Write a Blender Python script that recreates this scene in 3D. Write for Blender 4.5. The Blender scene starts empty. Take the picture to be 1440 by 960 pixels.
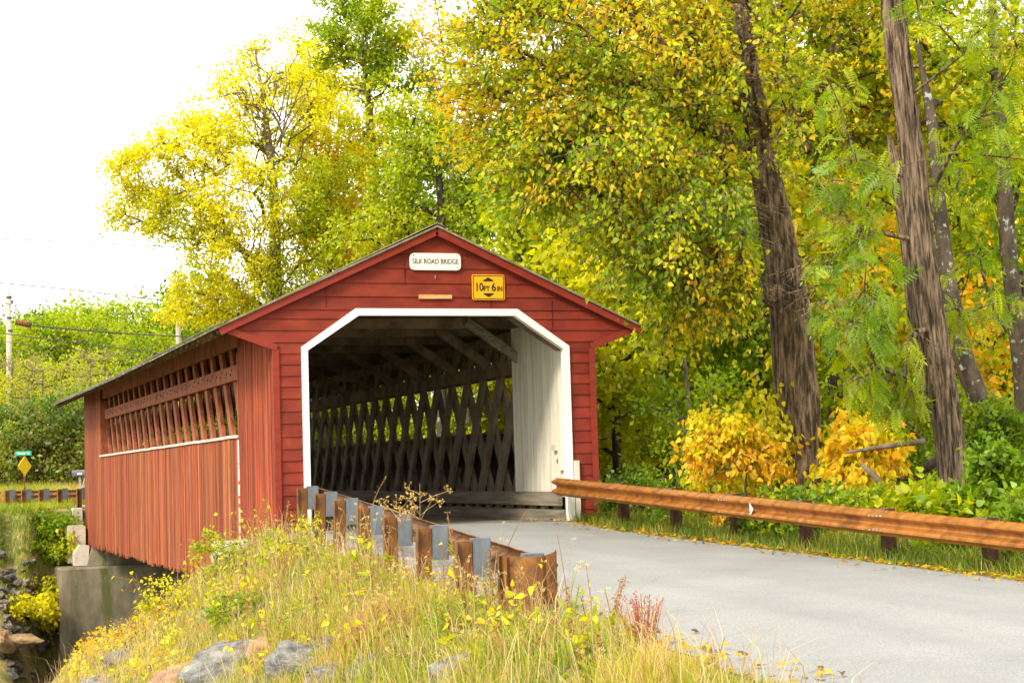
import bpy, math, random
import numpy as np
from mathutils import Vector, noise as mnoise

random.seed(7)
RNG = np.random.default_rng(11)
R = math.radians
SC = bpy.context.scene
COL = SC.collection

# ------------------------------------------------------------------ camera
CAM = np.array([-8.7691, -27.4118, 0.9081])
YAW, PIT, ROLL, FPX = 0.3523, 0.0733, -0.0302, 2438.3
_s, _c = math.sin(YAW), math.cos(YAW)
FW = np.array([_s * math.cos(PIT), _c * math.cos(PIT), math.sin(PIT)])
_r = np.array([_c, -_s, 0.0]); _u = np.cross(_r, FW)
RT = _r * math.cos(ROLL) + _u * math.sin(ROLL)
UP = -_r * math.sin(ROLL) + _u * math.cos(ROLL)
cam_data = bpy.data.cameras.new('camera'); cam = bpy.data.objects.new('camera', cam_data); COL.objects.link(cam)
from mathutils import Matrix
M3 = Matrix(((RT[0], UP[0], -FW[0]), (RT[1], UP[1], -FW[1]), (RT[2], UP[2], -FW[2])))
cam.matrix_world = Matrix.Translation(Vector(CAM)) @ M3.to_4x4()
cam_data.sensor_width = 36.0; cam_data.lens = FPX / 1440 * 36.0
cam_data.clip_start = 0.1; cam_data.clip_end = 4000
SC.camera = cam

def at(px, py, d):            # photo pixel + distance -> point in the world
    return CAM + (FW + RT * (px - 720) / FPX - UP * (py - 480) / FPX) * d
def proj(P):
    D = np.asarray(P) - CAM; z = D @ FW
    return 720 + FPX * (D @ RT) / z, 480 - FPX * (D @ UP) / z, z

# ------------------------------------------------------------------ light
SUN_EL, SUN_DIR = R(40), np.array([-0.85, -0.53])
SUN_DIR = SUN_DIR / np.linalg.norm(SUN_DIR)
sd = bpy.data.lights.new('sun', 'SUN'); sd.energy = 1.75; sd.angle = R(13); sd.color = (1.0, 0.90, 0.74)
so = bpy.data.objects.new('sun', sd); COL.objects.link(so)
v = Vector((SUN_DIR[0] * math.cos(SUN_EL), SUN_DIR[1] * math.cos(SUN_EL), math.sin(SUN_EL)))
so.rotation_euler = v.to_track_quat('Z', 'Y').to_euler()

world = bpy.data.worlds.new('World'); SC.world = world; world.use_nodes = True
nt = world.node_tree; nt.nodes.clear()
sky = nt.nodes.new('ShaderNodeTexSky'); sky.sky_type = 'NISHITA'; sky.sun_disc = False
sky.sun_elevation = SUN_EL; sky.sun_rotation = math.atan2(SUN_DIR[0], SUN_DIR[1])
sky.dust_density = 4.0; sky.air_density = 1.0
tc = nt.nodes.new('ShaderNodeTexCoord')
nz = nt.nodes.new('ShaderNodeTexNoise'); nz.inputs['Scale'].default_value = 3.0; nz.inputs['Detail'].default_value = 5
rp = nt.nodes.new('ShaderNodeValToRGB'); rp.color_ramp.elements[0].position = .32; rp.color_ramp.elements[1].position = .55
rp.color_ramp.elements[0].color = (.62, .62, .62, 1)
mx = nt.nodes.new('ShaderNodeMix'); mx.data_type = 'RGBA'
mx.inputs[7].default_value = (9.0, 8.8, 8.3, 1)
bg = nt.nodes.new('ShaderNodeBackground'); bg.inputs[1].default_value = 0.115
wo = nt.nodes.new('ShaderNodeOutputWorld')
nt.links.new(tc.outputs['Generated'], nz.inputs['Vector'])
nt.links.new(nz.outputs['Fac'], rp.inputs[0]); nt.links.new(rp.outputs[0], mx.inputs[0])
nt.links.new(sky.outputs[0], mx.inputs[6]); nt.links.new(mx.outputs[2], bg.inputs[0]); nt.links.new(bg.outputs[0], wo.inputs[0])

SC.view_settings.view_transform = 'Standard'; SC.view_settings.look = 'None'
SC.view_settings.exposure = 1.42; SC.view_settings.gamma = 1.0
SC.render.engine = 'CYCLES'
SC.cycles.max_bounces = 8; SC.cycles.diffuse_bounces = 4; SC.cycles.glossy_bounces = 2
SC.cycles.transmission_bounces = 5; SC.cycles.transparent_max_bounces = 4
SC.cycles.use_denoising = True

# ------------------------------------------------------------------ materials
def mat(name):
    m = bpy.data.materials.new(name); m.use_nodes = True
    n = m.node_tree; n.nodes.clear()
    return m, n
def N(n, t, **kw):
    x = n.nodes.new(t)
    for k, val in kw.items():
        if k in x.inputs: x.inputs[k].default_value = val
        else: setattr(x, k, val)
    return x
def surf(name, c1, c2, scale=(4, 4, 4), rough=.8, bump=.3, detail=6, lo=.35, hi=.65, tint=False,
         wear=None, wear_scale=(8, 8, 2), wear_lo=.66, wear_hi=.70, metal=0.0, spec=.3, bump_scale=None, bump_dist=.02, third=None):
    """two-tone noise colour (+ optional per-board tint attribute, + optional worn patches of a third colour)"""
    m, n = mat(name); L = n.links.new
    tc = N(n, 'ShaderNodeTexCoord'); mp = N(n, 'ShaderNodeMapping'); mp.inputs['Scale'].default_value = scale
    L(tc.outputs['Object'], mp.inputs[0])
    nz = N(n, 'ShaderNodeTexNoise', Scale=1.0, Detail=detail, Roughness=.62); L(mp.outputs[0], nz.inputs['Vector'])
    rr = N(n, 'ShaderNodeValToRGB'); L(nz.outputs['Fac'], rr.inputs[0])
    rr.color_ramp.elements[0].position = lo; rr.color_ramp.elements[1].position = hi
    rr.color_ramp.elements[0].color = (*c1, 1); rr.color_ramp.elements[1].color = (*c2, 1)
    if third:
        e = rr.color_ramp.elements.new((lo + hi) / 2); e.color = (*third, 1)
    col = rr.outputs[0]
    if tint:
        a = N(n, 'ShaderNodeAttribute', attribute_name='tint')
        mm = N(n, 'ShaderNodeMix', data_type='RGBA', blend_type='MULTIPLY'); mm.inputs[0].default_value = 1
        L(col, mm.inputs[6]); L(a.outputs['Color'], mm.inputs[7]); col = mm.outputs[2]
    if wear:
        mp2 = N(n, 'ShaderNodeMapping'); mp2.inputs['Scale'].default_value = wear_scale; L(tc.outputs['Object'], mp2.inputs[0])
        n2 = N(n, 'ShaderNodeTexNoise', Scale=1.0, Detail=8, Roughness=.7); L(mp2.outputs[0], n2.inputs['Vector'])
        r2 = N(n, 'ShaderNodeMapRange'); r2.inputs[1].default_value = wear_lo; r2.inputs[2].default_value = wear_hi; L(n2.outputs['Fac'], r2.inputs[0])
        m2 = N(n, 'ShaderNodeMix', data_type='RGBA'); L(r2.outputs[0], m2.inputs[0]); L(col, m2.inputs[6]); m2.inputs[7].default_value = (*wear, 1)
        col = m2.outputs[2]
    b = N(n, 'ShaderNodeBsdfPrincipled'); L(col, b.inputs['Base Color'])
    b.inputs['Roughness'].default_value = rough; b.inputs['Metallic'].default_value = metal
    b.inputs['Specular IOR Level'].default_value = spec
    if bump:
        mp3 = N(n, 'ShaderNodeMapping'); mp3.inputs['Scale'].default_value = bump_scale or tuple(s * 3 for s in scale); L(tc.outputs['Object'], mp3.inputs[0])
        n3 = N(n, 'ShaderNodeTexNoise', Scale=1.0, Detail=6, Roughness=.65); L(mp3.outputs[0], n3.inputs['Vector'])
        bp = N(n, 'ShaderNodeBump', Strength=bump, Distance=bump_dist); L(n3.outputs['Fac'], bp.inputs['Height']); L(bp.outputs[0], b.inputs['Normal'])
    o = N(n, 'ShaderNodeOutputMaterial'); L(b.outputs[0], o.inputs[0])
    return m

def leafmat(name, trans=.48, gloss=.022):
    m, n = mat(name); L = n.links.new
    a = N(n, 'ShaderNodeAttribute', attribute_name='tint')
    d = N(n, 'ShaderNodeBsdfDiffuse'); t = N(n, 'ShaderNodeBsdfTranslucent'); L(a.outputs['Color'], d.inputs[0])
    hs = N(n, 'ShaderNodeHueSaturation'); hs.inputs['Value'].default_value = 1.35; hs.inputs['Saturation'].default_value = 1.1
    L(a.outputs['Color'], hs.inputs['Color']); L(hs.outputs[0], t.inputs[0])
    mx = N(n, 'ShaderNodeMixShader'); mx.inputs[0].default_value = trans; L(d.outputs[0], mx.inputs[1]); L(t.outputs[0], mx.inputs[2])
    g = N(n, 'ShaderNodeBsdfGlossy', Roughness=.45); m2 = N(n, 'ShaderNodeMixShader'); m2.inputs[0].default_value = gloss
    L(mx.outputs[0], m2.inputs[1]); L(g.outputs[0], m2.inputs[2])
    o = N(n, 'ShaderNodeOutputMaterial'); L(m2.outputs[0], o.inputs[0])
    return m

M = {}
M['leaf'] = leafmat('leaf')
M['blade'] = leafmat('grass_blade', .35, .03)
M['red'] = surf('red_paint', (.15, .0155, .0075), (.25, .032, .0145), (1.6, 1.6, 3), .7, .25, tint=True,
                wear=(.45, .33, .27), wear_scale=(5, 5, 34), wear_lo=.67, wear_hi=.74, bump_scale=(2, 2, 40), bump_dist=.006)
M['redtrim'] = surf('red_trim_paint', (.20, .022, .011), (.255, .031, .016), (2, 2, 6), .65, .2, wear=(.4, .3, .25), wear_scale=(9, 9, 9), wear_lo=.74, wear_hi=.78, bump_dist=.004)
M['side'] = surf('weathered_red_boards', (.115, .020, .007), (.36, .080, .022), (16, 16, 1.0), .85, .6, tint=True, lo=.28, hi=.68,
                 wear=(.44, .27, .18), wear_scale=(30, 30, 1.3), wear_lo=.66, wear_hi=.80, bump_scale=(40, 40, 2), bump_dist=.01)
M['lattout'] = surf('red_lattice_wood', (.17, .050, .022), (.36, .115, .050), (6, 6, 3), .85, .3, wear=(.07, .03, .02), wear_scale=(22, 22, 22), wear_lo=.68, wear_hi=.72)
M['white'] = surf('white_paint', (.58, .54, .43), (.76, .74, .66), (9, 9, .8), .6, .2, tint=True, wear=(.20, .16, .10), wear_scale=(20, 20, 1.6), wear_lo=.60, wear_hi=.76, bump_dist=.004)
M['portal'] = surf('portal_white_paint', (.70, .71, .70), (.80, .81, .81), (3, 3, 3), .5, .1, wear=(.42, .40, .33), wear_scale=(6, 6, 6), wear_lo=.58, wear_hi=.74)
M['oldwood'] = surf('old_brown_wood', (.10, .068, .045), (.24, .17, .11), (3, 3, 3), .9, .4, wear=(.17, .14, .11), wear_scale=(9, 1.2, 9), wear_lo=.6, wear_hi=.8)
M['lattinner'] = surf('shaded_inner_lattice_wood', (.045, .018, .010), (.10, .038, .020), (6, 6, 3), .9, .2)  # darker copy of the lattice wood, with the inner layer's shade in its colour
M['innerplank'] = surf('inner_lattice_wood', (.13, .10, .068), (.235, .185, .125), (4, 4, 2), .9, .1)
M['darkwall'] = surf('dark_inner_wall', (.022, .015, .011), (.05, .034, .024), (4, 4, 2), .9, .3)  # near-black colour carries the shade in the gaps behind the lattice
M['greywood'] = surf('grey_weathered_wood', (.13, .11, .08), (.27, .24, .18), (6, .8, 14), .9, .4, wear=(.05, .04, .03), wear_scale=(12, 3, 30), wear_lo=.66, wear_hi=.72)
M['shingle'] = surf('mossy_shingles', (.16, .14, .11), (.30, .28, .20), (5, 5, 5), .95, .6, wear=(.16, .17, .05), wear_scale=(4, 4, 4), wear_lo=.5, wear_hi=.62)
M['sill'] = surf('pale_peeling_sill', (.42, .30, .24), (.66, .58, .52), (20, 3, 20), .8, .3)
M['rust'] = surf('rusty_steel', (.075, .028, .007), (.27, .110, .020), (4, 4, 3), .62, .25, third=(.17, .064, .010), wear=(.04, .018, .010), wear_scale=(6, 6, 5), wear_lo=.56, wear_hi=.70, metal=.15, spec=.5, bump_dist=.004)
M['rustlight'] = surf('rusty_rail_face', (.22, .082, .015), (.48, .200, .036), (5, 7, 2), .45, .06, third=(.38, .150, .026), wear=(.12, .05, .017), wear_scale=(14, 16, 4), wear_lo=.62, wear_hi=.80, metal=.45, spec=.5, bump_dist=.003)
M['block'] = surf('grey_spacer', (.075, .092, .108), (.135, .155, .175), (6, 6, 3), .55, .1, spec=.5, wear=(.24, .25, .25), wear_scale=(12, 12, 5), wear_lo=.66, wear_hi=.74)
M['steel'] = surf('galvanised_steel', (.35, .36, .36), (.55, .56, .56), (6, 6, 6), .4, .05, metal=.6)
M['concrete'] = surf('stained_concrete', (.11, .092, .058), (.27, .232, .155), (1.4, 1.4, .8), .9, .5, wear=(.10, .105, .035), wear_scale=(1.1, 1.1, .22), wear_lo=.55, wear_hi=.64, bump_dist=.03)
M['paleconc'] = surf('pale_concrete', (.42, .37, .29), (.58, .53, .44), (2.5, 2.5, 2.5), .9, .4, wear=(.25, .22, .16), wear_scale=(5, 5, 9), wear_lo=.6, wear_hi=.7)
M['rock'] = surf('grey_schist', (.10, .103, .095), (.40, .395, .365), (5, 5, 22), .85, 1.0, third=(.24, .24, .22), wear=(.33, .23, .13), wear_scale=(3, 3, 3), wear_lo=.60, wear_hi=.70, bump_dist=.10)
M['rockbrown'] = surf('brown_rock', (.18, .12, .06), (.42, .28, .13), (3, 3, 7), .85, .7, bump_dist=.05)
M['rockred'] = surf('rusty_red_rock', (.22, .11, .07), (.45, .28, .19), (3, 3, 7), .85, .7, bump_dist=.05)
M['rockdark'] = surf('wet_stream_rock', (.07, .06, .045), (.24, .20, .14), (1.6, 1.6, 3), .6, .7, bump_dist=.05, spec=.5)
M['bark'] = surf('ridged_bark', (.060, .040, .023), (.30, .21, .125), (15, 15, 3.0), .95, 1.0, lo=.42, hi=.60, bump_dist=.09, bump_scale=(17, 17, 3.4))
M['barkshaggy'] = surf('shaggy_bark', (.050, .034, .022), (.33, .235, .155), (20, 20, 2.2), .95, 1.0, lo=.40, hi=.60, bump_dist=.10, bump_scale=(16, 16, 2.6))
M['barkdark'] = surf('lichen_spotted_bark', (.035, .026, .018), (.10, .075, .05), (7, 7, 3), .95, .7, wear=(.30, .32, .26), wear_scale=(7, 7, 7), wear_lo=.57, wear_hi=.62, bump_dist=.03)
M['barkgrey'] = surf('grey_brown_bark', (.07, .052, .036), (.20, .16, .12), (6, 6, 2), .95, .5, bump_dist=.02)
M['pole'] = surf('weathered_pole', (.33, .28, .23), (.50, .44, .38), (8, 8, .6), .9, .2)
M['wire'] = surf('wire', (.05, .05, .055), (.08, .08, .09), (1, 1, 1), .6, 0)
M['stem'] = surf('dry_stem', (.28, .20, .10), (.45, .33, .18), (9, 9, 3), .9, 0, tint=True)
M['signwhite'] = surf('sign_white', (.72, .72, .66), (.82, .82, .77), (5, 5, 5), .5, 0, wear=(.45, .38, .25), wear_scale=(9, 9, 9), wear_lo=.68, wear_hi=.76)
M['signyellow'] = surf('sign_yellow', (.72, .36, .008), (.82, .44, .012), (4, 4, 4), .45, 0)
M['signblack'] = surf('sign_black', (.02, .018, .015), (.03, .027, .02), (4, 4, 4), .5, 0)
M['signgreen'] = surf('sign_green', (.0, .30, .16), (.0, .36, .2), (4, 4, 4), .45, 0)
M['diamond'] = surf('diamond_yellow', (.80, .52, .01), (.86, .58, .02), (4, 4, 4), .45, 0)
M['tanboard'] = surf('bare_tan_board', (.50, .27, .09), (.66, .40, .17), (3, 3, 12), .8, .1)
M['mailbox'] = surf('dark_mailbox', (.06, .06, .08), (.12, .12, .15), (8, 8, 8), .5, 0)
# asphalt: worn light grey, with aggregate speckle and slight long stains
def asphalt():
    m, n = mat('worn_asphalt'); L = n.links.new
    tc = N(n, 'ShaderNodeTexCoord')
    a = N(n, 'ShaderNodeTexNoise', Scale=.7, Detail=6, Roughness=.6); L(tc.outputs['Object'], a.inputs['Vector'])
    b = N(n, 'ShaderNodeTexNoise', Scale=70, Detail=3, Roughness=.7); L(tc.outputs['Object'], b.inputs['Vector'])
    r1 = N(n, 'ShaderNodeValToRGB'); L(a.outputs['Fac'], r1.inputs[0]); r1.color_ramp.elements[0].position = .3; r1.color_ramp.elements[1].position = .7
    r1.color_ramp.elements[0].color = (.185, .188, .184, 1); r1.color_ramp.elements[1].color = (.235, .237, .230, 1)
    r2 = N(n, 'ShaderNodeMapRange'); r2.inputs[1].default_value = .3; r2.inputs[2].default_value = .7; r2.inputs[3].default_value = .60; r2.inputs[4].default_value = 1.40; L(b.outputs['Fac'], r2.inputs[0])
    mm = N(n, 'ShaderNodeMix', data_type='RGBA', blend_type='MULTIPLY'); mm.inputs[0].default_value = 1; L(r1.outputs[0], mm.inputs[6]); L(r2.outputs[0], mm.inputs[7])
    mp = N(n, 'ShaderNodeMapping'); mp.inputs['Scale'].default_value = (1.4, .16, 1); L(tc.outputs['Object'], mp.inputs[0])
    ln = N(n, 'ShaderNodeTexNoise', Scale=1.0, Detail=5); L(mp.outputs[0], ln.inputs['Vector'])
    r4 = N(n, 'ShaderNodeMapRange'); r4.inputs[1].default_value = .35; r4.inputs[2].default_value = .65; r4.inputs[3].default_value = .94; r4.inputs[4].default_value = 1.05; L(ln.outputs['Fac'], r4.inputs[0])
    vo = N(n, 'ShaderNodeTexVoronoi', feature='DISTANCE_TO_EDGE', Scale=.55); wn = N(n, 'ShaderNodeTexNoise', Scale=2.2, Detail=5); L(tc.outputs['Object'], wn.inputs['Vector'])
    va = N(n, 'ShaderNodeMix', data_type='RGBA'); va.inputs[0].default_value = .28; L(tc.outputs['Object'], va.inputs[6]); L(wn.outputs['Color'], va.inputs[7]); L(va.outputs[2], vo.inputs['Vector'])
    r5 = N(n, 'ShaderNodeMapRange'); r5.inputs[1].default_value = 0; r5.inputs[2].default_value = .006; r5.inputs[3].default_value = .88; r5.inputs[4].default_value = 1; L(vo.outputs['Distance'], r5.inputs[0])
    ma = N(n, 'ShaderNodeMath', operation='MULTIPLY'); L(r4.outputs[0], ma.inputs[0]); L(r5.outputs[0], ma.inputs[1])
    m3 = N(n, 'ShaderNodeMix', data_type='RGBA', blend_type='MULTIPLY'); m3.inputs[0].default_value = 1; L(mm.outputs[2], m3.inputs[6]); L(ma.outputs[0], m3.inputs[7]); mm = m3
    p = N(n, 'ShaderNodeBsdfPrincipled', Roughness=.85); L(mm.outputs[2], p.inputs['Base Color'])
    bp = N(n, 'ShaderNodeBump', Strength=.5, Distance=.01); L(b.outputs['Fac'], bp.inputs['Height']); L(bp.outputs[0], p.inputs['Normal'])
    o = N(n, 'ShaderNodeOutputMaterial'); L(p.outputs[0], o.inputs[0]); return m
M['asphalt'] = asphalt()
M['soil'] = surf('leafy_soil', (.10, .085, .03), (.30, .24, .09), (2.2, 2.2, 2.2), .95, .9, third=(.19, .19, .045), wear=(.42, .26, .12), wear_scale=(9, 9, 9), wear_lo=.56, wear_hi=.62, bump_dist=.06, bump_scale=(14, 14, 14))
def watermat():
    m, n = mat('stream_water'); L = n.links.new
    p = N(n, 'ShaderNodeBsdfPrincipled', Roughness=.06); p.inputs['Base Color'].default_value = (.03, .03, .02, 1)
    w = N(n, 'ShaderNodeTexNoise', Scale=3, Detail=4); bp = N(n, 'ShaderNodeBump', Strength=.4, Distance=.05)
    L(w.outputs['Fac'], bp.inputs['Height']); L(bp.outputs[0], p.inputs['Normal'])
    o = N(n, 'ShaderNodeOutputMaterial'); L(p.outputs[0], o.inputs[0]); return m
M['water'] = watermat()

# ------------------------------------------------------------------ mesh helpers
def np_mesh(name, V, F, tint=None, smooth=False):
    """V (n,3); F = list of (m,k) index arrays"""
    me = bpy.data.meshes.new(name)
    V = np.ascontiguousarray(V, dtype=np.float32)
    F = [np.asarray(f, dtype=np.int32) for f in F if len(f)]
    me.vertices.add(len(V)); me.vertices.foreach_set('co', V.ravel())
    loops = np.concatenate([f.ravel() for f in F]); me.loops.add(len(loops)); me.loops.foreach_set('vertex_index', loops)
    tot = np.concatenate([np.full(len(f), f.shape[1], dtype=np.int32) for f in F])
    st = np.concatenate([[0], np.cumsum(tot)[:-1]]).astype(np.int32)
    me.polygons.add(len(tot)); me.polygons.foreach_set('loop_start', st); me.polygons.foreach_set('loop_total', tot)
    if smooth: me.polygons.foreach_set('use_smooth', np.ones(len(tot), dtype=bool))
    if tint is not None:
        at_ = me.color_attributes.new('tint', 'FLOAT_COLOR', 'POINT')
        c = np.ones((len(V), 4), dtype=np.float32); c[:, :3] = tint; at_.data.foreach_set('color', c.ravel())
    me.update(calc_edges=True); me.validate()
    return me

class MB:
    def __init__(s): s.V = []; s.F = []; s.T = []; s.has = False; s.sm = False
    def add(s, vs, fs, tint=(1, 1, 1)):
        o = len(s.V); s.V += [tuple(map(float, v)) for v in vs]; s.F += [tuple(i + o for i in f) for f in fs]; s.T += [tint] * len(vs)
    def box(s, lo, hi, tint=(1, 1, 1)):
        x0, y0, z0 = lo; x1, y1, z1 = hi
        s.add([(x0, y0, z0), (x1, y0, z0), (x1, y1, z0), (x0, y1, z0), (x0, y0, z1), (x1, y0, z1), (x1, y1, z1), (x0, y1, z1)],
              [(0, 3, 2, 1), (4, 5, 6, 7), (0, 1, 5, 4), (1, 2, 6, 5), (2, 3, 7, 6), (3, 0, 4, 7)], tint)
    def beam(s, a, b, w, h, up=(0, 0, 1), tint=(1, 1, 1)):
        """bar from a to b, w across (perp. to up), h along up"""
        a = Vector(a); b = Vector(b); d = (b - a).normalized(); u = Vector(up)
        x = d.cross(u).normalized() * (w / 2); y = x.cross(d).normalized() * (h / 2)
        vs = [a - x - y, a + x - y, a + x + y, a - x + y, b - x - y, b + x - y, b + x + y, b - x + y]
        s.add(vs, [(0, 3, 2, 1), (4, 5, 6, 7), (0, 1, 5, 4), (1, 2, 6, 5), (2, 3, 7, 6), (3, 0, 4, 7)], tint)
    def tube(s, pts, rads, n=8, tint=(1, 1, 1), cap=True):
        pts = [Vector(p) for p in pts]; o = len(s.V); vs = []; fs = []
        ref = Vector((.3, .2, 1)).normalized()
        for i, p in enumerate(pts):
            d = (pts[min(i + 1, len(pts) - 1)] - pts[max(i - 1, 0)]).normalized()
            r = ref if abs(d.dot(ref)) < .95 else Vector((1, 0, 0))
            x = d.cross(r).normalized(); y = d.cross(x)
            for k in range(n):
                a = 2 * math.pi * k / n; vs.append(p + (x * math.cos(a) + y * math.sin(a)) * rads[i])
        for i in range(len(pts) - 1):
            for k in range(n):
                k2 = (k + 1) % n; fs.append((i * n + k, i * n + k2, (i + 1) * n + k2, (i + 1) * n + k))
        if cap: fs.append(tuple(range(n))[::-1]); fs.append(tuple((len(pts) - 1) * n + k for k in range(n)))
        s.add(vs, fs, tint)
    def prism(s, poly, axis, a, b, tint=(1, 1, 1)):
        """polygon of 2-tuples extruded along axis 'x'/'y'/'z' from a to b"""
        f = {'x': lambda p, t: (t, p[0], p[1]), 'y': lambda p, t: (p[0], t, p[1]), 'z': lambda p, t: (p[0], p[1], t)}[axis]
        n = len(poly); vs = [f(p, a) for p in poly] + [f(p, b) for p in poly]
        fs = [tuple(range(n)), tuple(range(2 * n - 1, n - 1, -1))] + [(i, i + n, (i + 1) % n + n, (i + 1) % n) for i in range(n)]
        s.add(vs, fs, tint)
    def mesh(s, name, smooth=False):
        me = bpy.data.meshes.new(name); me.from_pydata(s.V, [], s.F)
        a = me.color_attributes.new('tint', 'FLOAT_COLOR', 'POINT')
        c = np.ones((len(s.V), 4), dtype=np.float32); c[:, :3] = np.array(s.T); a.data.foreach_set('color', c.ravel())
        if smooth: me.polygons.foreach_set('use_smooth', np.ones(len(me.polygons), dtype=bool))
        me.update(); return me

def obj(name, me, material=None, parent=None, label=None, cat=None, group=None, kind=None, loc=None):
    if isinstance(me, MB): me = me.mesh(name, me.sm)
    o = bpy.data.objects.new(name, me); COL.objects.link(o)
    if material is not None and me is not None and not me.materials: me.materials.append(M[material] if isinstance(material, str) else material)
    if parent is not None: o.parent = parent
    if loc is not None: o.location = loc
    if label: o['label'] = label
    if cat: o['category'] = cat
    if group: o['group'] = group
    if kind: o['kind'] = kind
    return o
def thing(name, label, cat, loc=(0, 0, 0), group=None, rz=0):
    o = obj(name, None, label=label, cat=cat, group=group, loc=loc); o.rotation_euler = (0, 0, rz); return o
def local(mb, loc):                    # shift a builder's world coordinates to a parent's base
    mb.V = [(x - loc[0], y - loc[1], z - loc[2]) for x, y, z in mb.V]; return mb
def ss(a, b, x):
    t = np.clip((np.asarray(x, dtype=float) - a) / (b - a), 0, 1); return t * t * (3 - 2 * t)

# ------------------------------------------------------------------ terrain
def rnoise(x, y, sc, seed=0.0):
    x = np.atleast_1d(x); y = np.atleast_1d(y)
    return np.array([mnoise.fractal(Vector((a * sc, b * sc, seed)), 1.0, 2.0, 4) for a, b in zip(x.ravel(), y.ravel())]).reshape(x.shape)
def H(x, y):
    x = np.asarray(x, dtype=float); y = np.asarray(y, dtype=float)
    road = np.where(y < 0, .027 * np.clip(y, -45, 0), 0.0) + np.where(y > 28, .05, 0)
    s = np.maximum(0, (-2.85 + .09 * np.clip(y, -30, 0)) - x)
    fall = (.63 * s + .4 * np.maximum(0, s - 3.2)) * (.12 + .88 * ss(-27, -17.5, y))
    fall = np.where(y > 10, 0, fall)
    vr = .05 * np.clip(x - 2.3, 0, 8)
    near = road - fall - vr - 1.05 * np.maximum(0, y - .9) * (y < 20) - 20 * (y >= 20)
    toe = 21.0 + 4.7 * ss(-5.6, -3.8, x); slope = .80 + 2.3 * ss(-5.2, -3.8, x)
    far = np.minimum((y - toe) * slope - 4.9, .05) - .02 * 0
    z = np.maximum(np.maximum(near, far), -4.95)
    m = ss(4.0, 12, x)
    z = z * (1 - m) + np.maximum(z, -.75) * m
    hill = (9 + .22 * np.clip(x - 7, -60, 60)) * ss(105, 240, y)
    z = z + hill * (1 - ss(38, 75, x)) + 1.3 * ss(38, 60, y) * (1 - ss(5, 25, x))
    return z
def spaced(a, b, n, p):    # symmetric-ish non uniform axis
    return a + (b - a) * np.linspace(0, 1, n) ** p
xs = np.concatenate([-spaced(16, 1500, 28, 3)[::-1], np.arange(-15.8, 14, .22), spaced(14.2, 1500, 34, 3)])
ys = np.concatenate([-spaced(34, 900, 14, 3)[::-1], np.arange(-33.7, 34, .25), spaced(34.3, 2500, 70, 3.2)])
X, Y = np.meshgrid(xs, ys); Z = H(X, Y)
dist_fac = 1 - ss(40, 120, np.hypot(X, Y))
nearroad = np.clip(ss(-2.5, -3.3, X - .09 * np.clip(Y, -30, 0) - .3 * ss(-12.3, -14.5, Y)) + ss(2.0, 3.2, X), 0, 1)
Z += rnoise(X, Y, .55) * .13 * dist_fac * nearroad + rnoise(X, Y, 1.9, 4.) * .05 * dist_fac * nearroad
Z -= (1 - nearroad) * .012
nx, ny = len(xs), len(ys)
idx = np.arange(nx * ny).reshape(ny, nx)
F = np.stack([idx[:-1, :-1].ravel(), idx[:-1, 1:].ravel(), idx[1:, 1:].ravel(), idx[1:, :-1].ravel()], 1)
obj('ground', np_mesh('ground', np.stack([X.ravel(), Y.ravel(), Z.ravel()], 1), [F], smooth=True), 'soil', kind='structure')

# road surface (near side) with a real thickness at the edges
def strip(pl, pr, zf, name, matn, n=60, dz=.0):
    V = []; Fq = []
    for i, (a, b) in enumerate(zip(pl, pr)):
        for t in np.linspace(0, 1, 7):
            x = a[0] + (b[0] - a[0]) * t; y = a[1] + (b[1] - a[1]) * t; V.append((x, y, zf(x, y) + dz + .03 * math.sin(math.pi * t)))
    for i in range(len(pl) - 1):
        for k in range(6): q = i * 7 + k; Fq.append((q, q + 1, q + 8, q + 7))
    return obj(name, np_mesh(name, np.array(V), [np.array(Fq)], smooth=True), matn, kind='structure')
yy = np.linspace(-60, -.02, 160)
roadz = lambda x, y: .027 * max(y, -45) + .0
xl = lambda y: -2.5 + .075 * max(y, -24) + .30 * float(ss(-12.0, -14.5, y)) + .10 * mnoise.noise(Vector((3.1, y * .9, 0)))
xr = lambda y: 1.86 + .35 * float(ss(-3, 0, y)) + .05 * mnoise.noise(Vector((7.7, y * 1.1, 0)))
strip([(xl(y), y) for y in yy], [(xr(y), y) for y in yy], roadz, 'road', 'asphalt')
# far road turning left behind the bridge
yy2 = np.linspace(27.6, 46, 40)
strip([(-2.3 - .02 * (y - 27.6) ** 2 * 1.1, y) for y in yy2], [(2.3 - .012 * (y - 27.6) ** 2, y) for y in yy2], lambda x, y: .07 + .0 * x, 'far_road', 'asphalt')
strip([(-70, 31.5), (-6, 31.2), (0, 31.0)], [(-70, 36), (-6, 35.8), (0, 35.6)], lambda x, y: .085, 'cross_road', 'asphalt')
# stream
mb = MB(); mb.add([(-60, 3, -4.72), (9, 3, -4.72), (9, 24.5, -4.72), (-60, 24.5, -4.72)], [(0, 1, 2, 3)])
obj('stream', mb, 'water', kind='structure')

# ------------------------------------------------------------------ covered bridge
W, LB, HE, HR, EAVE = 2.80, 27.0, 3.30, 4.96, 3.65
SLOPE = (HR - HE) / EAVE
roofz = lambda x: HR - abs(x) * SLOPE
br = thing('covered_bridge', 'red wooden covered bridge with white trimmed portal and open lattice sides', 'covered bridge')
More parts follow.
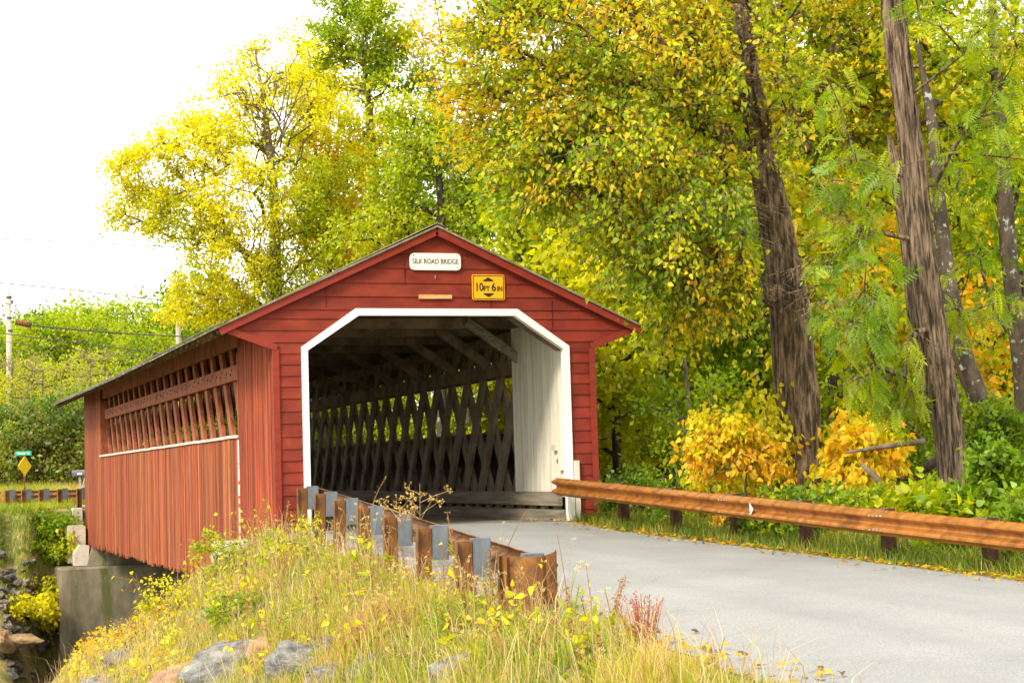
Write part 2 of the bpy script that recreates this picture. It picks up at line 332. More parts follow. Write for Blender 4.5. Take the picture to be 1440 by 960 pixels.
# -- gable wall of real clapboards, each board tilted out at its lower edge
Ps, Pt, PHs, PHt = 2.31, 1.38, 2.96, 3.58
def outer(z):
    if z <= 2.93: return W
    if z <= 3.24: return W + (z - 2.93) / (3.24 - 2.93) * (3.60 - W)
    return (HR - .02 - z) / SLOPE
def inner(z):
    if z <= PHs: return Ps
    if z < PHt: return Ps - (z - PHs) / (PHt - PHs) * (Ps - Pt)
    return 0
def clap(side_sign, z0, z1, sub, mb):
    cuts = sorted({z0, z1, *[c for c in (2.93, PHs, 3.24, PHt) if z0 < c < z1]})
    tone = random.uniform(.86, 1.1); tint = (tone, tone * random.uniform(.9, 1.1), tone)
    for a, b in zip(cuts[:-1], cuts[1:]):
        ya = -.004 - .016 * (z1 - a) / (z1 - z0); yb = -.004 - .016 * (z1 - b) / (z1 - z0)
        ia, ib, oa, ob = inner(a + 1e-4), inner(b - 1e-4), outer(a + 1e-4), outer(b - 1e-4)
        if side_sign == 0:
            mb.add([(-oa, ya, a), (oa, ya, a), (ob, yb, b), (-ob, yb, b)], [(0, 1, 2, 3)], tint)
            if a == z0: mb.add([(-oa, ya, a), (oa, ya, a), (oa, -.002, a), (-oa, -.002, a)], [(0, 3, 2, 1)], tint)
        else:
            s_ = side_sign; q = [(s_ * ia, ya, a), (s_ * oa, ya, a), (s_ * ob, yb, b), (s_ * ib, yb, b)]
            mb.add(q, [(0, 1, 2, 3) if s_ > 0 else (3, 2, 1, 0)], tint)
            if a == z0: mb.add([(s_ * ia, ya, a), (s_ * oa, ya, a), (s_ * oa, -.002, a), (s_ * ia, -.002, a)], [(0, 3, 2, 1)], tint)
mb = MB()
z = -.35
while z < PHt - .02:
    z1 = min(z + random.uniform(.17, .215), PHt)
    for s_ in (-1, 1): clap(s_, z, z1, 0, mb)
    z = z1
while z < HR - .03:
    z1 = min(z + random.uniform(.20, .27), HR - .025); clap(0, z, z1, 0, mb); z = z1
# solid back of the gable (keeps the sky out of the seams)
for s_ in (-1, 1):
    mb.prism([(s_ * W, -.35), (s_ * Ps, -.35), (s_ * Ps, PHs), (s_ * Pt, PHt), (0, PHt), (0, HR - .03), (s_ * 3.6, 3.26), (s_ * W, 2.93)], 'y', .0, .07)
# vertical butt joints between wide gable boards
for x, za, zb in ((-1.9, 3.62, 3.98), (2.05, 3.25, 3.75), (.95, 3.62, 3.9), (-.55, 4.0, 4.4)):
    mb.box((x - .006, -.021, za), (x + .006, -.012, zb), (.35, .3, .3))
obj('gable_wall', mb, 'red', br)
mb = MB()   # corner boards, flared edge boards
for s_ in (-1, 1):
    xw = s_ * (W - .045)
    mb.box((min(s_ * (W - .1), s_ * (W + .004)), -.045, -.35), (max(s_ * (W - .1), s_ * (W + .004)), -.018, 2.93))
    mb.beam((s_ * (W - .07), -.038, 2.96), (s_ * 3.62, -.038, 3.285), .028, .11, up=(0, 0, 1))
obj('corner_trim', mb, 'redtrim', br)
mb = MB()
for s_ in (-1, 1):
    mb.beam((0, -.085, HR - .06), (s_ * 3.66, -.085, roofz(3.66) - .06), .05, .145)
obj('rake_board', mb, 'redtrim', br)
# portal trim
mb = MB(); w = .085
pin = [(Ps - w, -.02), (Ps - w, PHs - .045), (Pt - .02, PHt - w - .01)]
pout = [(Ps + .02, -.02), (Ps + .02, PHs + .01), (Pt + .03, PHt + .02)]
for s_ in (-1, 1):
    for i in range(2):
        q = [pin[i], pout[i], pout[i + 1], pin[i + 1]]
        mb.prism([(s_ * a, b) for a, b in q], 'y', -.052 + .002 * i, .09)
mb.prism([(-pin[2][0], pin[2][1]), (pin[2][0], pin[2][1]), (pout[2][0], pout[2][1]), (-pout[2][0], pout[2][1])], 'y', -.054, .09)
obj('portal_trim', mb, 'portal', br)
mb = MB()
mb.box((2.34, -.085, .0), (2.43, -.055, 1.02)); mb.box((2.20, -.10, -.02), (2.32, -.056, .48)); mb.box((-2.43, -.085, -.1), (-2.34, -.055, .30))
obj('jamb_guard_board', mb, 'white', br)
# white boarded inner walls behind the portal
for s_ in (-1, 1):
    mb = MB(); y = .09
    while y < 2.75:
        y1 = min(y + random.uniform(.12, .16), 2.8); x0 = s_ * 2.32 + random.uniform(-.004, .004)
        t = random.uniform(.9, 1.05)
        mb.box((min(x0, x0 + s_ * .03), y + .003, .40), (max(x0, x0 + s_ * .03), y1 - .003, 3.50 - .0), (t, t, t * .97)); y = y1
    obj('inner_wall', mb, 'white', br)
mb = MB()
mb.box((2.25, .60, 1.20), (2.318, .74, 1.30), (.75, .72, .65)); mb.box((2.26, .35, .86), (2.318, .47, 1.08)); mb.box((2.27, .50, .98), (2.318, .56, 1.06), (.2, .18, .15))
obj('latch_block', mb, 'white', br)
# soffit panel behind the right bevel
mb = MB()
for s_ in (-1, 1):
    mb.add([(s_ * 2.28, .10, 2.90), (s_ * 2.31, .55, 2.93), (s_ * 1.4, .55, 3.5), (s_ * 1.35, .10, 3.47)], [(0, 1, 2, 3)])
obj('portal_brace_panel', mb, 'oldwood', br)

# -- roof
mb = MB(); ny_ = 40
for s_ in (-1, 1):
    vs = []; rows = []
    for i in range(ny_ + 1):
        y = -.14 + (LB + .45 + .14) * i / ny_
        sag = -.05 * math.sin(math.pi * i / ny_) + .012 * mnoise.noise(Vector((s_ * 3, y * .8, 0)))
        for x, th in ((0, 0), (3.73, 0)):
            vs.append((s_ * x, y, roofz(x) + .030 + (sag if x else sag * .5)))
        for x, th in ((3.73, 0), (0, 0)):
            vs.append((s_ * x, y, roofz(x) - .005 + (sag if x else sag * .5)))
    fs = []
    for i in range(ny_):
        for k in range(4):
            a, b = i * 4 + k, i * 4 + (k + 1) % 4; fs.append((a, b, b + 4, a + 4))
    fs += [(0, 1, 2, 3), tuple(ny_ * 4 + k for k in (3, 2, 1, 0))]
    mb.add(vs, fs)
roof = obj('roof', mb, 'shingle', br)
mb = MB(); mb.prism([(-.16, HR - .01), (0, HR + .075), (.16, HR - .01), (0, HR + .05)], 'y', -.15, LB + .46); obj('ridge_cap', mb, 'greywood', roof)
mb = MB()   # shingle tips along the eave and the rake
for s_ in (-1,):
    y = -.1
    while y < LB + .4:
        l = random.uniform(.0, .03); w_ = random.uniform(.1, .17); zz = roofz(3.73) + .035 - .05 * math.sin(math.pi * (y + .1) / LB)
        mb.beam((s_ * 3.55, y, zz + .10), (s_ * (3.75 + l), y, zz + .008), w_, .014, tint=(random.uniform(.7, 1.1),) * 3); y += w_ + .01
obj('eave_shingles', mb, 'shingle', roof)
mb = MB(); mbe = MB()
for i in range(46):
    y = .25 + i * .60
    for s_ in (-1, 1):
        mb.beam((0, y, HR - .09), (s_ * 3.58, y, roofz(3.58) - .085), .055, .13)
    mbe.box((-3.64, y - .02, roofz(3.62) - .10), (-3.60, y + .02, roofz(3.62) - .05))
obj('rafters', mb, 'oldwood', roof); obj('rafter_ends', mbe, 'greywood', roof)
mb = MB()
for s_ in (-1, 1):
    x0, x1 = sorted((s_ * 2.62, s_ * 3.62))
    mb.add([(s_ * 2.6, .1, roofz(2.6) - .012), (s_ * 3.62, .1, roofz(3.62) - .012), (s_ * 3.62, LB + .3, roofz(3.62) - .012), (s_ * 2.6, LB + .3, roofz(2.6) - .012)], [(0, 1, 2, 3)])
obj('soffit', mb, 'lattout', roof)
mb = MB()
for y in (2.64, 4.4, 6.5, 8.7, 10.9, 13.1, 15.3, 17.5, 19.7, 21.9, 24.1, 26.2):
    mb.box((-2.6, y - .08, 3.50), (2.6, y + .08, 3.68))
obj('tie_beams', mb, 'oldwood', br)
for y in (2.64, 4.4, 6.5, 8.7, 10.9, 13.1, 15.3):
    for s_ in (-1, 1):
        mb = MB(); mb.beam((s_ * 1.35, y - .12, 3.62), (s_ * 2.36, y - .12, 2.92), .07, .17, up=(0, 0, 1)); obj('knee_brace', mb, 'greywood' if y < 3 else 'oldwood', br)
mb = MB(); mb.add([(-2.6, .09, 3.72), (2.6, .09, 3.72), (2.6, LB, 3.72), (-2.6, LB, 3.72)], [(0, 3, 2, 1)]) 

# -- lattice trusses (Town lattice), outer and inner plane of planks
def truss(s_):
    tr = obj('lattice_truss', None, parent=br)
    wood_out = 'lattout' if s_ < 0 else 'oldwood'
    xo = s_ * 2.57; xi = s_ * 2.47
    sp = 1.0; lean = .62; zb, zt = -.3, 3.45
    k = -3
    while True:
        y0 = .35 + k * sp
        if y0 > LB: break
        for d, xc in ((1, xo), (-1, xi)):
            ya, yb = (y0, y0 + lean * (zt - zb)) if d > 0 else (y0 + lean * (zt - zb), y0)
            # clip to the bridge's length
            za, zb2 = zb, zt
            def cl(yv): return zb + (yv - ya) / (yb - ya) * (zt - zb)
            A, B = ya, yb; a_, b_ = zb, zt
            if A < .15: a_ = cl(.15); A = .15
            if B < .15: b_ = cl(.15); B = .15
            if A > LB - .1: a_ = cl(LB - .1); A = LB - .1
            if B > LB - .1: b_ = cl(LB - .1); B = LB - .1
            if abs(b_ - a_) < .3: continue
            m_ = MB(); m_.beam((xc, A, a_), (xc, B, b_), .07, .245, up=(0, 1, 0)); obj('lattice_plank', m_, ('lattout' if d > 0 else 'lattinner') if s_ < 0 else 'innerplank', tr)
            if s_ < 0:
                pass
        k += 1
    # chords
    for nm, z0, z1 in (('top_chord', 2.66, 2.93), ('upper_chord', 3.27, 3.46), ('lower_chord', .10, .36)):
        m_ = MB()
        for xa in (2.37, 2.615):
            x0, x1 = sorted((s_ * xa, s_ * (xa + .05)))
            if xa > 2.5: x1, x0 = max(s_ * 2.61, s_ * 2.68), min(s_ * 2.61, s_ * 2.68)
            m_.box((x0, .2 if s_ > 0 or xa < 2.5 else 2.0, z0), (x1, LB - .2 if s_ > 0 or xa < 2.5 else 23.6, z1))
        obj(nm, m_, wood_out if s_ < 0 else 'oldwood', tr)
    # wooden pegs on the chord and at the crossings
    if s_ < 0:
        m_ = MB(); y = 3.0
        while y < 23:
            for dy, zz in ((0, 2.84), (.12, 2.76), (.5, 2.80)):
                m_.box((-2.695, y + dy, zz), (-2.678, y + dy + .035, zz + .035))
            y += 1.0
        for kk in range(0, 45):
            y = 3.05 + kk * .5
            for dy, zz in ((0, 1.98),):
                if y < 22.8: m_.box((-2.62, y + dy, zz), (-2.603, y + dy + .03, zz + .03))
        obj('pegs', m_, 'signblack', tr)
    return tr
truss(1); truss(-1)

# -- side walls of vertical boards
def sidewall(s_):
    mb = MB(); y = .02
    x = s_ * W
    while y < LB - .05:
        w_ = random.uniform(.085, .15); y1 = min(y + w_, LB - .03)
        full = (y1 < 2.84) or (y > 22.9)
        if not full and y1 > 2.84 and y < 2.84: y1 = 2.84; full = True
        zt = 3.02 if full else 1.60
        zt = zt if not full else roofz(2.8) - .1
        zb = -1.0 + random.uniform(-.05, .05) - .06 * abs(mnoise.noise(Vector((y * .7, 1, 0)))) * 2
        if random.random() < .07: zb += random.uniform(.08, .22)
        if s_ < 0 and y < 1.2: zb = -.42
        dx = random.uniform(0, .012); r_ = random.uniform(.58, 1.25); g_ = r_ * random.uniform(.75, 1.35)
        if random.random() < .05: r_, g_ = 1.45, 1.9
        if y > 3 and y < 20 and random.random() < .5: g_ *= 1.15
        if y < 2.84: r_, g_ = r_ * .92 + .1, (r_ * .85)
        b_ = g_ * random.uniform(.85, 1.2)
        gap = .003 if random.random() < .7 else .009
        a, b = sorted((x, x - s_ * (.024 + 0)))
        o = -s_ * 0 + s_ * dx
        # chamfered plank: wider at the back than on the face
        xf, xb = x + s_ * dx, x - s_ * .02
        c = .004; tl = (random.uniform(-.02, .02))
        q = [(xb, y + gap), (xf - s_ * .003, y + gap), (xf, y + gap + c), (xf, y1 - gap - c), (xf - s_ * .003, y1 - gap), (xb, y1 - gap)]
        n_ = len(q); vs = [(p[0], p[1], zb + (tl if i > 2 else 0)) for i, p in enumerate(q)] + [(p[0], p[1], zt) for p in q]
        fs = [tuple(range(n_)), tuple(range(2 * n_ - 1, n_ - 1, -1))] + [(i, i + n_, (i + 1) % n_ + n_, (i + 1) % n_) for i in range(n_)]
        mb.add(vs, fs, (r_, g_, b_)); y = y1
    # backing sheet behind the plank joints
    xb = sorted((s_ * (W - .022), s_ * (W - .035)))
    mb.box((xb[0], .02, -.88), (xb[1], LB - .04, 1.58), (.25, .3, .3))
    mb.box((xb[0], .02, 1.58), (xb[1], 2.83, 3.3), (.25, .3, .3)); mb.box((xb[0], 22.92, 1.58), (xb[1], LB - .04, 3.3), (.25, .3, .3))
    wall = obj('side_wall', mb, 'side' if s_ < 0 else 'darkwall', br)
    m_ = MB(); n_ = 26
    for i in range(n_):
        ya, yb = 2.84 + 20.08 * i / n_, 2.84 + 20.08 * (i + 1) / n_
        za, zb_ = [1.625 + .012 * mnoise.noise(Vector((q * 1.3, 5, 0))) for q in (ya, yb)]
        m_.beam((s_ * (W - .06), ya, za), (s_ * (W - .06), yb, zb_), .20, .05)
    obj('window_sill', m_, 'sill' if s_ < 0 else 'oldwood', wall)
    if s_ < 0:
        m_ = MB(); z_ = -.25
        while z_ < 1.55:
            zz = z_ + random.uniform(.05, .2)
            m_.box((-W - .022, 2.82 + random.uniform(-.006, .004), z_), (-W - .004, 2.87 + random.uniform(-.01, .006), min(zz, 1.56)), (1, 1, 1)); z_ = zz + (random.uniform(0, .03) if z_ > .7 else random.uniform(0, .09))
        obj('peeling_batten', m_, 'portal', wall)
        m_ = MB(); m_.box((-W - .02, 2.78, 1.65), (-W + .1, 2.845, 3.1)); m_.box((-W + .0, 22.9, 1.65), (-W + .35, 22.95, 3.2)); obj('opening_post', m_, 'lattout', wall)
    return wall
sidewall(-1); sidewall(1)
mb = MB(); mb.box((-2.74, 2.3, 3.24), (-2.66, 23.2, 3.67)); obj('eave_plate', mb, 'lattout', br)

# -- floor, guard timbers
mb = MB(); y = .12
while y < LB:
    w_ = .24; mb.box((-2.30, y, -.07), (2.30, y + w_ - .012, -.006 + random.uniform(-.002, .002))); y += w_
obj('plank_deck', mb, 'greywood', br)
for s_ in (1, -1):
    mb = MB(); x0, x1 = sorted((s_ * 2.14, s_ * 2.22)); mb.box((x0, .22, .26), (x1, LB - .2, .50)); obj('guard_rail_plank', mb, 'greywood', br)
    mb = MB(); x0, x1 = sorted((s_ * 2.12, s_ * 2.31)); mb.box((x0, .12, .0), (x1, LB - .2, .19)); obj('kerb_timber', mb, 'greywood', br)
    mb = MB()
    for i in range(44):
        y = .5 + i * .6; x0, x1 = sorted((s_ * 2.221, s_ * 2.318)); mb.box((x0, y, .192), (x1, y + .16, .42))
    obj('rail_spacers', mb, 'greywood', br)
mb = MB()
for x in (-2.1, -.7, .7, 2.1): mb.box((x - .12, .9, -.55), (x + .12, 26.0, -.09))
obj('floor_beams', mb, 'oldwood', br)

# ------------------------------------------------------------------ signs on the gable
def text_mesh(body, size, thick=.003, sx=1.0, bold=0.0):
    c = bpy.data.curves.new('txt', 'FONT'); c.body = body; c.size = size; c.extrude = thick; c.align_x = 'CENTER'; c.align_y = 'CENTER'; c.offset = bold
    o = bpy.data.objects.new('txt', c); COL.objects.link(o); bpy.context.view_layer.update()
    me = bpy.data.meshes.new_from_object(o); bpy.data.objects.remove(o)
    for v_ in me.vertices:
        x, y, z_ = v_.co; v_.co = (x * sx, -z_, y)
    return me
ns = thing('name_sign', 'white name board with cut corners under the gable peak', 'sign', (-.025, -.03, 4.385))
hw, hh, c_ = .445, .142, .07
mb = MB(); mb.prism([(-hw + c_, -hh), (hw - c_, -hh), (hw - .02, -hh + .02), (hw, -hh + c_), (hw, hh - c_), (hw - .02, hh - .02), (hw - c_, hh), (-hw + c_, hh), (-hw + .02, hh - .02), (-hw, hh - c_), (-hw, -hh + c_), (-hw + .02, -hh + .02)], 'y', -.022, .0)
obj('board', mb, 'signwhite', ns)
t = obj('lettering', text_mesh('SILK ROAD BRIDGE', .118, .002, .74), 'signblack', ns, loc=(0, -.025, 0))
me = t.data; xs_ = [v_.co.x for v_ in me.vertices]; k_ = .80 / (max(xs_) - min(xs_))
for v_ in me.vertices: v_.co.x *= k_
mb = MB()
for sx in (-1, 1):
    for sz in (-1, 1): mb.box((sx * .38 - .007, -.027, sz * .10 - .007), (sx * .38 + .007, -.0225, sz * .10 + .007))
obj('screws', mb, 'rust', ns)
cs = thing('clearance_sign', 'small orange yellow height clearance sign with black arrows', 'sign', (.90, -.03, 3.965))
mb = MB(); a_, b_ = .29, .215
mb.prism([(-a_ + .02, -b_), (a_ - .02, -b_), (a_, -b_ + .02), (a_, b_ - .02), (a_ - .02, b_), (-a_ + .02, b_), (-a_, b_ - .02), (-a_, -b_ + .02)], 'y', -.012, 0)
obj('board', mb, 'signyellow', cs)
mb = MB()
for p, q in (((-.268, -.193), (.268, -.193)), ((.268, -.193), (.268, .193)), ((.268, .193), (-.268, .193)), ((-.268, .193), (-.268, -.193))):
    mb.beam((p[0], -.0145, p[1]), (q[0], -.0145, q[1]), .004, .010) if p[1] == q[1] else mb.beam((p[0], -.0147, p[1]), (q[0], -.0147, q[1]), .010, .004, up=(0, 1, 0))
obj('border', mb, 'signblack', cs)
mb = MB(); mb.prism([(-.09, .10), (.09, .10), (.09, .118), (0, .168), (-.09, .118)], 'y', -.016, -.013); mb.prism([(-.09, -.10), (-.09, -.118), (0, -.168), (.09, -.118), (.09, -.10)], 'y', -.0162, -.0132)
obj('arrows', mb, 'signblack', cs)
for body, size, x, z_, sx in (('10', .19, -.165, -.004, .8), ('FT', .115, -.035, -.028, .9), ('6', .19, .092, -.004, .9), ('IN', .115, .2, -.028, .85)):
    obj('lettering', text_mesh(body, size, .0015, sx, .003), 'signblack', cs, loc=(x, -.0155, z_))
mb = MB(); mb.box((-.325, -.045, 3.765), (-.04, -.022, 3.835)); mb.box((-.037, -.045, 3.767), (.25, -.022, 3.833), (.9, .9, .9))
for k_ in range(len(mb.V)): mb.V[k_] = (mb.V[k_][0] + .04, mb.V[k_][1], mb.V[k_][2] - 3.80)
o = obj('mounting_board', mb, 'tanboard', label='bare tan strip of board nailed just above the portal', cat='board', loc=(-.04, 0, 3.80))
mb = MB(); mb.box((-.035, -.034, 4.10), (-.025, -.02, 4.16)); mb.V = [(x + .03, y, z_ - 4.13) for x, y, z_ in mb.V]
obj('small_hook', mb, 'steel', br, loc=(-.03, 0, 4.13))

# ------------------------------------------------------------------ abutments
ab = thing('far_abutment', 'stained grey concrete abutment under the far end of the bridge', 'abutment', (0, 25, -5))
def blk(mb, x0, x1, y0, y1, z0, z1, ch=.05, tint=(1, 1, 1)):
    mb.box((x0 + ch, y0, z0), (x1 - ch, y1, z1 - ch), tint)
    vs = [(x0, y0 + ch, z0), (x1, y0 + ch, z0), (x1, y1, z0), (x0, y1, z0), (x0, y0 + ch, z1 - ch), (x1, y0 + ch, z1 - ch), (x1, y1, z1 - ch), (x0, y1, z1 - ch), (x0 + ch, y0 + ch * 2, z1), (x1 - ch, y0 + ch * 2, z1), (x1 - ch, y1, z1), (x0 + ch, y1, z1)]
    mb.add(vs, [(0, 1, 5, 4), (1, 2, 6, 5), (3, 0, 4, 7), (4, 5, 9, 8), (5, 6, 10, 9), (7, 4, 8, 11), (8, 9, 10, 11)], tint)
mb = MB(); blk(mb, -3.78, 4.0, 25.0, 27.6, -5.2, -1.58, .06); obj('main_wall', local(mb, (0, 25, -5)), 'concrete', ab)
mb = MB(); mb.prism([(-2.95, -1.57), (3.2, -1.57), (3.2, -1.03), (-2.78, -1.03), (-2.85, -1.2)], 'y', 25.35, 27.4); mb.box((-1.2, 25.345, -1.33), (3.2, 25.36, -1.315), (.5, .5, .5))
obj('bearing_seat', local(mb, (0, 25, -5)), 'concrete', ab)
mb = MB(); mb.prism([(-3.28, -1.56), (-2.90, -1.56), (-2.86, -.98), (-3.14, -.95), (-3.30, -1.2)], 'y', 25.5, 27.9)
mb.prism([(-3.42, -1.5), (-2.98, -1.5), (-2.89, -.95), (-2.89, -.42), (-2.96, -.38), (-3.36, -.38), (-3.42, -.43)], 'y', 26.2, 28.3)
obj('wing_pier', local(mb, (0, 25, -5)), 'paleconc', ab)
mb = MB(); blk(mb, -3.16, -2.86, 27.1, 27.6, -.40, .12, .02); obj('pier_cap', local(mb, (0, 25, -5)), 'paleconc', ab)
an = thing('near_abutment', 'pale concrete ledge under the near corner of the bridge', 'abutment', (-2.9, 1.0, -.5))
mb = MB(); blk(mb, -3.58, 3.0, .12, 1.40, -3.2, -.13, .04); obj('ledge_block', local(mb, (-2.9, 1.0, -.5)), 'paleconc', an)

# ------------------------------------------------------------------ guardrails
WB = [(.004, .146), (.0, .140), (.012, .128), (.066, .104), (.090, .094), (.090, .072), (.072, .054), (.004, .024), (-.004, .0), (.004, -.024), (.072, -.054), (.090, -.072), (.090, -.094), (.066, -.104), (.012, -.128), (.0, -.140), (.004, -.146)]
def wbeam(mb, path, side, th=.004, tint=(1, 1, 1)):
    """corrugated rail along path (x,y,z centre); 'side' = unit sideways sign for the ridges"""
    P = [Vector(p) for p in path]; n_ = len(WB); vs = []
    for i, p in enumerate(P):
        d = (P[min(i + 1, len(P) - 1)] - P[max(i - 1, 0)]).normalized(); s_ = Vector((d.y, -d.x, 0)).normalized() * side
        for t in (0, 1):
            for a, b in WB: vs.append(p + s_ * (a - t * th) + Vector((0, 0, b)))
    fs = []
    for i in range(len(P) - 1):
        o = i * 2 * n_
        for k in range(n_ - 1):
            fs.append((o + k, o + k + 1, o + 2 * n_ + k + 1, o + 2 * n_ + k)); fs.append((o + n_ + k, o + 3 * n_ + k, o + 3 * n_ + k + 1, o + n_ + k + 1))
        fs.append((o, o + 2 * n_, o + 3 * n_, o + n_)); fs.append((o + n_ - 1, o + 2 * n_ - 1, o + 4 * n_ - 1, o + 3 * n_ - 1))
    for o in (0, (len(P) - 1) * 2 * n_):
        for k in range(n_ - 1): fs.append((o + k, o + n_ + k, o + n_ + k + 1, o + k + 1))
    mb.add(vs, fs, tint)
def ibeam_mb(hgt, web=.15, fl=.10, t=.012):
    mb = MB()
    # local: web spans local x (across the rail), flanges along local y
    mb.box((-web / 2, -fl / 2, -.9), (-web / 2 + t, fl / 2, hgt)); mb.box((web / 2 - t, -fl / 2, -.9), (web / 2, fl / 2, hgt)); mb.box((-web / 2 + t, -t / 2, -.9), (web / 2 - t, t / 2, hgt - .001))
    return mb
POST = ibeam_mb(.62).mesh('post'); POST.materials.append(M['rust'])
bb = MB(); blk_t = .0
bb.box((-.085, -.075, -.18), (.085, .075, .18)); bb.box((-.075, -.085, -.178), (.075, .085, .178)); bb.box((-.088, -.02, -.176), (.088, .02, .176))
BLOCK = bb.mesh('spacer_block'); BLOCK.materials.append(M['block'])
bc = MB(); bc.tube([(-.02, 0, 0), (.02, 0, 0)], [.016, .016], 8); BOLT = bc.mesh('bolt'); BOLT.materials.append(M['steel'])
M['rustdark'] = surf('dark_rust', (.035, .018, .010), (.10, .042, .018), (3, 3, 3), .7, .2)
POST2 = POST.copy(); POST2.materials[0] = M['rustdark']
def add_post(gr, base, x, y, ztop, ang, toward, right=False):
    """toward = +1 if the rail lies to local +x of the post"""
    p = bpy.data.objects.new('post', POST2 if right else POST); COL.objects.link(p); p.parent = gr; p.location = (x - base[0], y - base[1], ztop - .62 - base[2]); p.rotation_euler = (R(random.uniform(-.8, .8)), R(random.uniform(-.8, .8)), ang)
    b = bpy.data.objects.new('spacer_block', BLOCK); COL.objects.link(b); b.parent = p; b.location = (toward * .167, 0, .62 - .155 + (.03 if right else 0)); b.scale = (1, 1, .72 if right else 1)
    b2 = bpy.data.objects.new('bolt', BOLT); COL.objects.link(b2); b2.parent = p; b2.location = (toward * .335, 0, .42); return p
# right rail
base = (2.0, -8, -.2)
g = thing('guardrail', 'long rusty steel guardrail curving out of the portal on the right verge', 'guardrail', base, 'rusty roadside guardrails')
rzc = lambda y: .745 + .0415 * min(y, 0) - .14
ys_r = np.linspace(-.28, -26, 60)
mb = MB(); wbeam(mb, [(1.92 + .05 * max(0, (-y - 10)) * .4, y, rzc(y)) for y in ys_r], side=1)
mb.V = [(x - base[0], y - base[1], z_ - base[2]) for x, y, z_ in mb.V]; rr_ = obj('rail', mb, 'rustlight', g)
py = -2.25
while py > -25:
    add_post(g, base, 2.27 + .02 * max(0, -py - 10), py, rzc(py) + .125, 0, -1, True); py -= 1.905
mb = MB()   # lapped joints (thicker rail ends) and reflector
for y in (-2.7, -6.55, -10.3, -14.1):
    for k_ in (-.12, -.04, .04, .12):
        for zz in (-.055 + .0, .055): mb.box((1.822, y + k_ - .01, rzc(y) + zz - .01 + .025 * np.sign(zz)), (1.84, y + k_ + .01, rzc(y) + zz + .01 + .025 * np.sign(zz)))
mb.V = [(x - base[0], y - base[1], z_ - base[2]) for x, y, z_ in mb.V]; obj('splice_bolts', mb, 'steel', g)
yr = -7.35; zr = rzc(yr)
mb = MB(); mb.add([(1.835, yr + .07, zr + .09), (1.835, yr + .055, zr - .085), (1.80, yr - .10, zr + .0)], [(0, 1, 2)]); mb.add([(1.838, yr + .07, zr + .09), (1.838, yr + .055, zr - .085), (1.803, yr - .10, zr + .0)], [(2, 1, 0)])
mb.V = [(x - base[0], y - base[1], z_ - base[2]) for x, y, z_ in mb.V]; obj('reflector', mb, 'signwhite', g)
# left rail: seen from behind, posts in front
pxs = [(436, 689), (469.4, 697), (505, 710), (541, 721.7), (577, 731.7), (614, 744), (653, 758.6)]
base = (-2.6, -7, -.3)
g = thing('guardrail', 'rusty guardrail on grassy left bank with eight posts and grey blocks', 'guardrail', base, 'rusty roadside guardrails')
ptl = []
for i in range(8):
    y = -.75 - i * 1.83; x = -2.47 + .093 * y
    ptl.append((x, y))
angL = math.atan(.093)
for i, (x, y) in enumerate(ptl):
    ztop = .745 + .043 * y
    if i < 7: add_post(g, base, x, y, ztop, -angL, 1)
    else:
        q = add_post(g, base, x + .05, y + .1, ztop, -angL, 1)
mb = MB(); wbeam(mb, [(-2.47 + .093 * y + .335, y, .73 + .043 * y - .155) for y in np.linspace(-.2, -13.5, 40)], side=-1)
mb.V = [(x - base[0], y - base[1], z_ - base[2]) for x, y, z_ in mb.V]; mb.sm = True; obj('rail', mb, 'rust', g)
# bull-nose end: a vertical bent sheet closing the rail end
tx, ty = ptl[7]; zt = .745 + .043 * ty + .02
cen = at(742, 815, proj((tx + .12, ty - .25, zt))[2])
vx = np.array([RT[0], RT[1], 0]); vx /= np.linalg.norm(vx); vy = np.array([FW[0], FW[1], 0]); vy /= np.linalg.norm(vy)
prof = [(-.245, .20), (-.25, .05), (-.235, .0), (-.215, .03), (-.195, .0), (-.17, -.03), (-.15, .0), (-.10, -.03), (0, -.05), (.08, -.035), (.13, .0), (.155, .035), (.19, .03), (.225, -.01), (.245, -.04), (.25, .10), (.24, .25)]
vs = []; fs = []; n_ = len(prof); top = zt + .01
for a, b in prof:
    lift = .03 * max(0, (abs(a) - .17) / .08) if a > 0 else .0
    dip = -.018 * math.cos(a / .25 * math.pi / 2)
    p = np.array([cen[0], cen[1], 0]) + vx * a + vy * b
    vs.append((p[0], p[1], top - .75)); vs.append((p[0], p[1], top + dip + lift))
    q = p + vy * .006; vs.append((q[0], q[1], top - .75)); vs.append((q[0], q[1], top + dip + lift))
for i in range(n_ - 1):
    o = i * 4; fs += [(o, o + 4, o + 5, o + 1), (o + 2, o + 3, o + 7, o + 6), (o + 1, o + 5, o + 7, o + 3)]
mb = MB(); mb.add(vs, fs); obj('end_terminal', local(mb, base), 'rust', g)
# far rail
base = (-3.4, 30, 0)
g = thing('guardrail', 'small distant rusty guardrail beyond the far end of the bridge', 'guardrail', base, 'rusty roadside guardrails')
d_ = np.array([-.233, .972]); st = np.array([-2.55, 27.9])
for i in range(7):
    p = st + d_ * (1.0 + i * 1.83); add_post(g, base, p[0], p[1], .70, math.atan2(.233, .972), 1)
nrm = np.array([.972, .233]) * .335
mb = MB(); wbeam(mb, [(*(st + nrm + d_ * t_), .52) for t_ in np.linspace(0, 13, 30)], side=1)
mb.V = [(x - base[0], y - base[1], z_ - base[2]) for x, y, z_ in mb.V]; mb.sm = True; obj('rail', mb, 'rust', g)

# ------------------------------------------------------------------ foliage tools
def unit(a): return a / np.maximum(np.linalg.norm(a, axis=-1, keepdims=True), 1e-9)
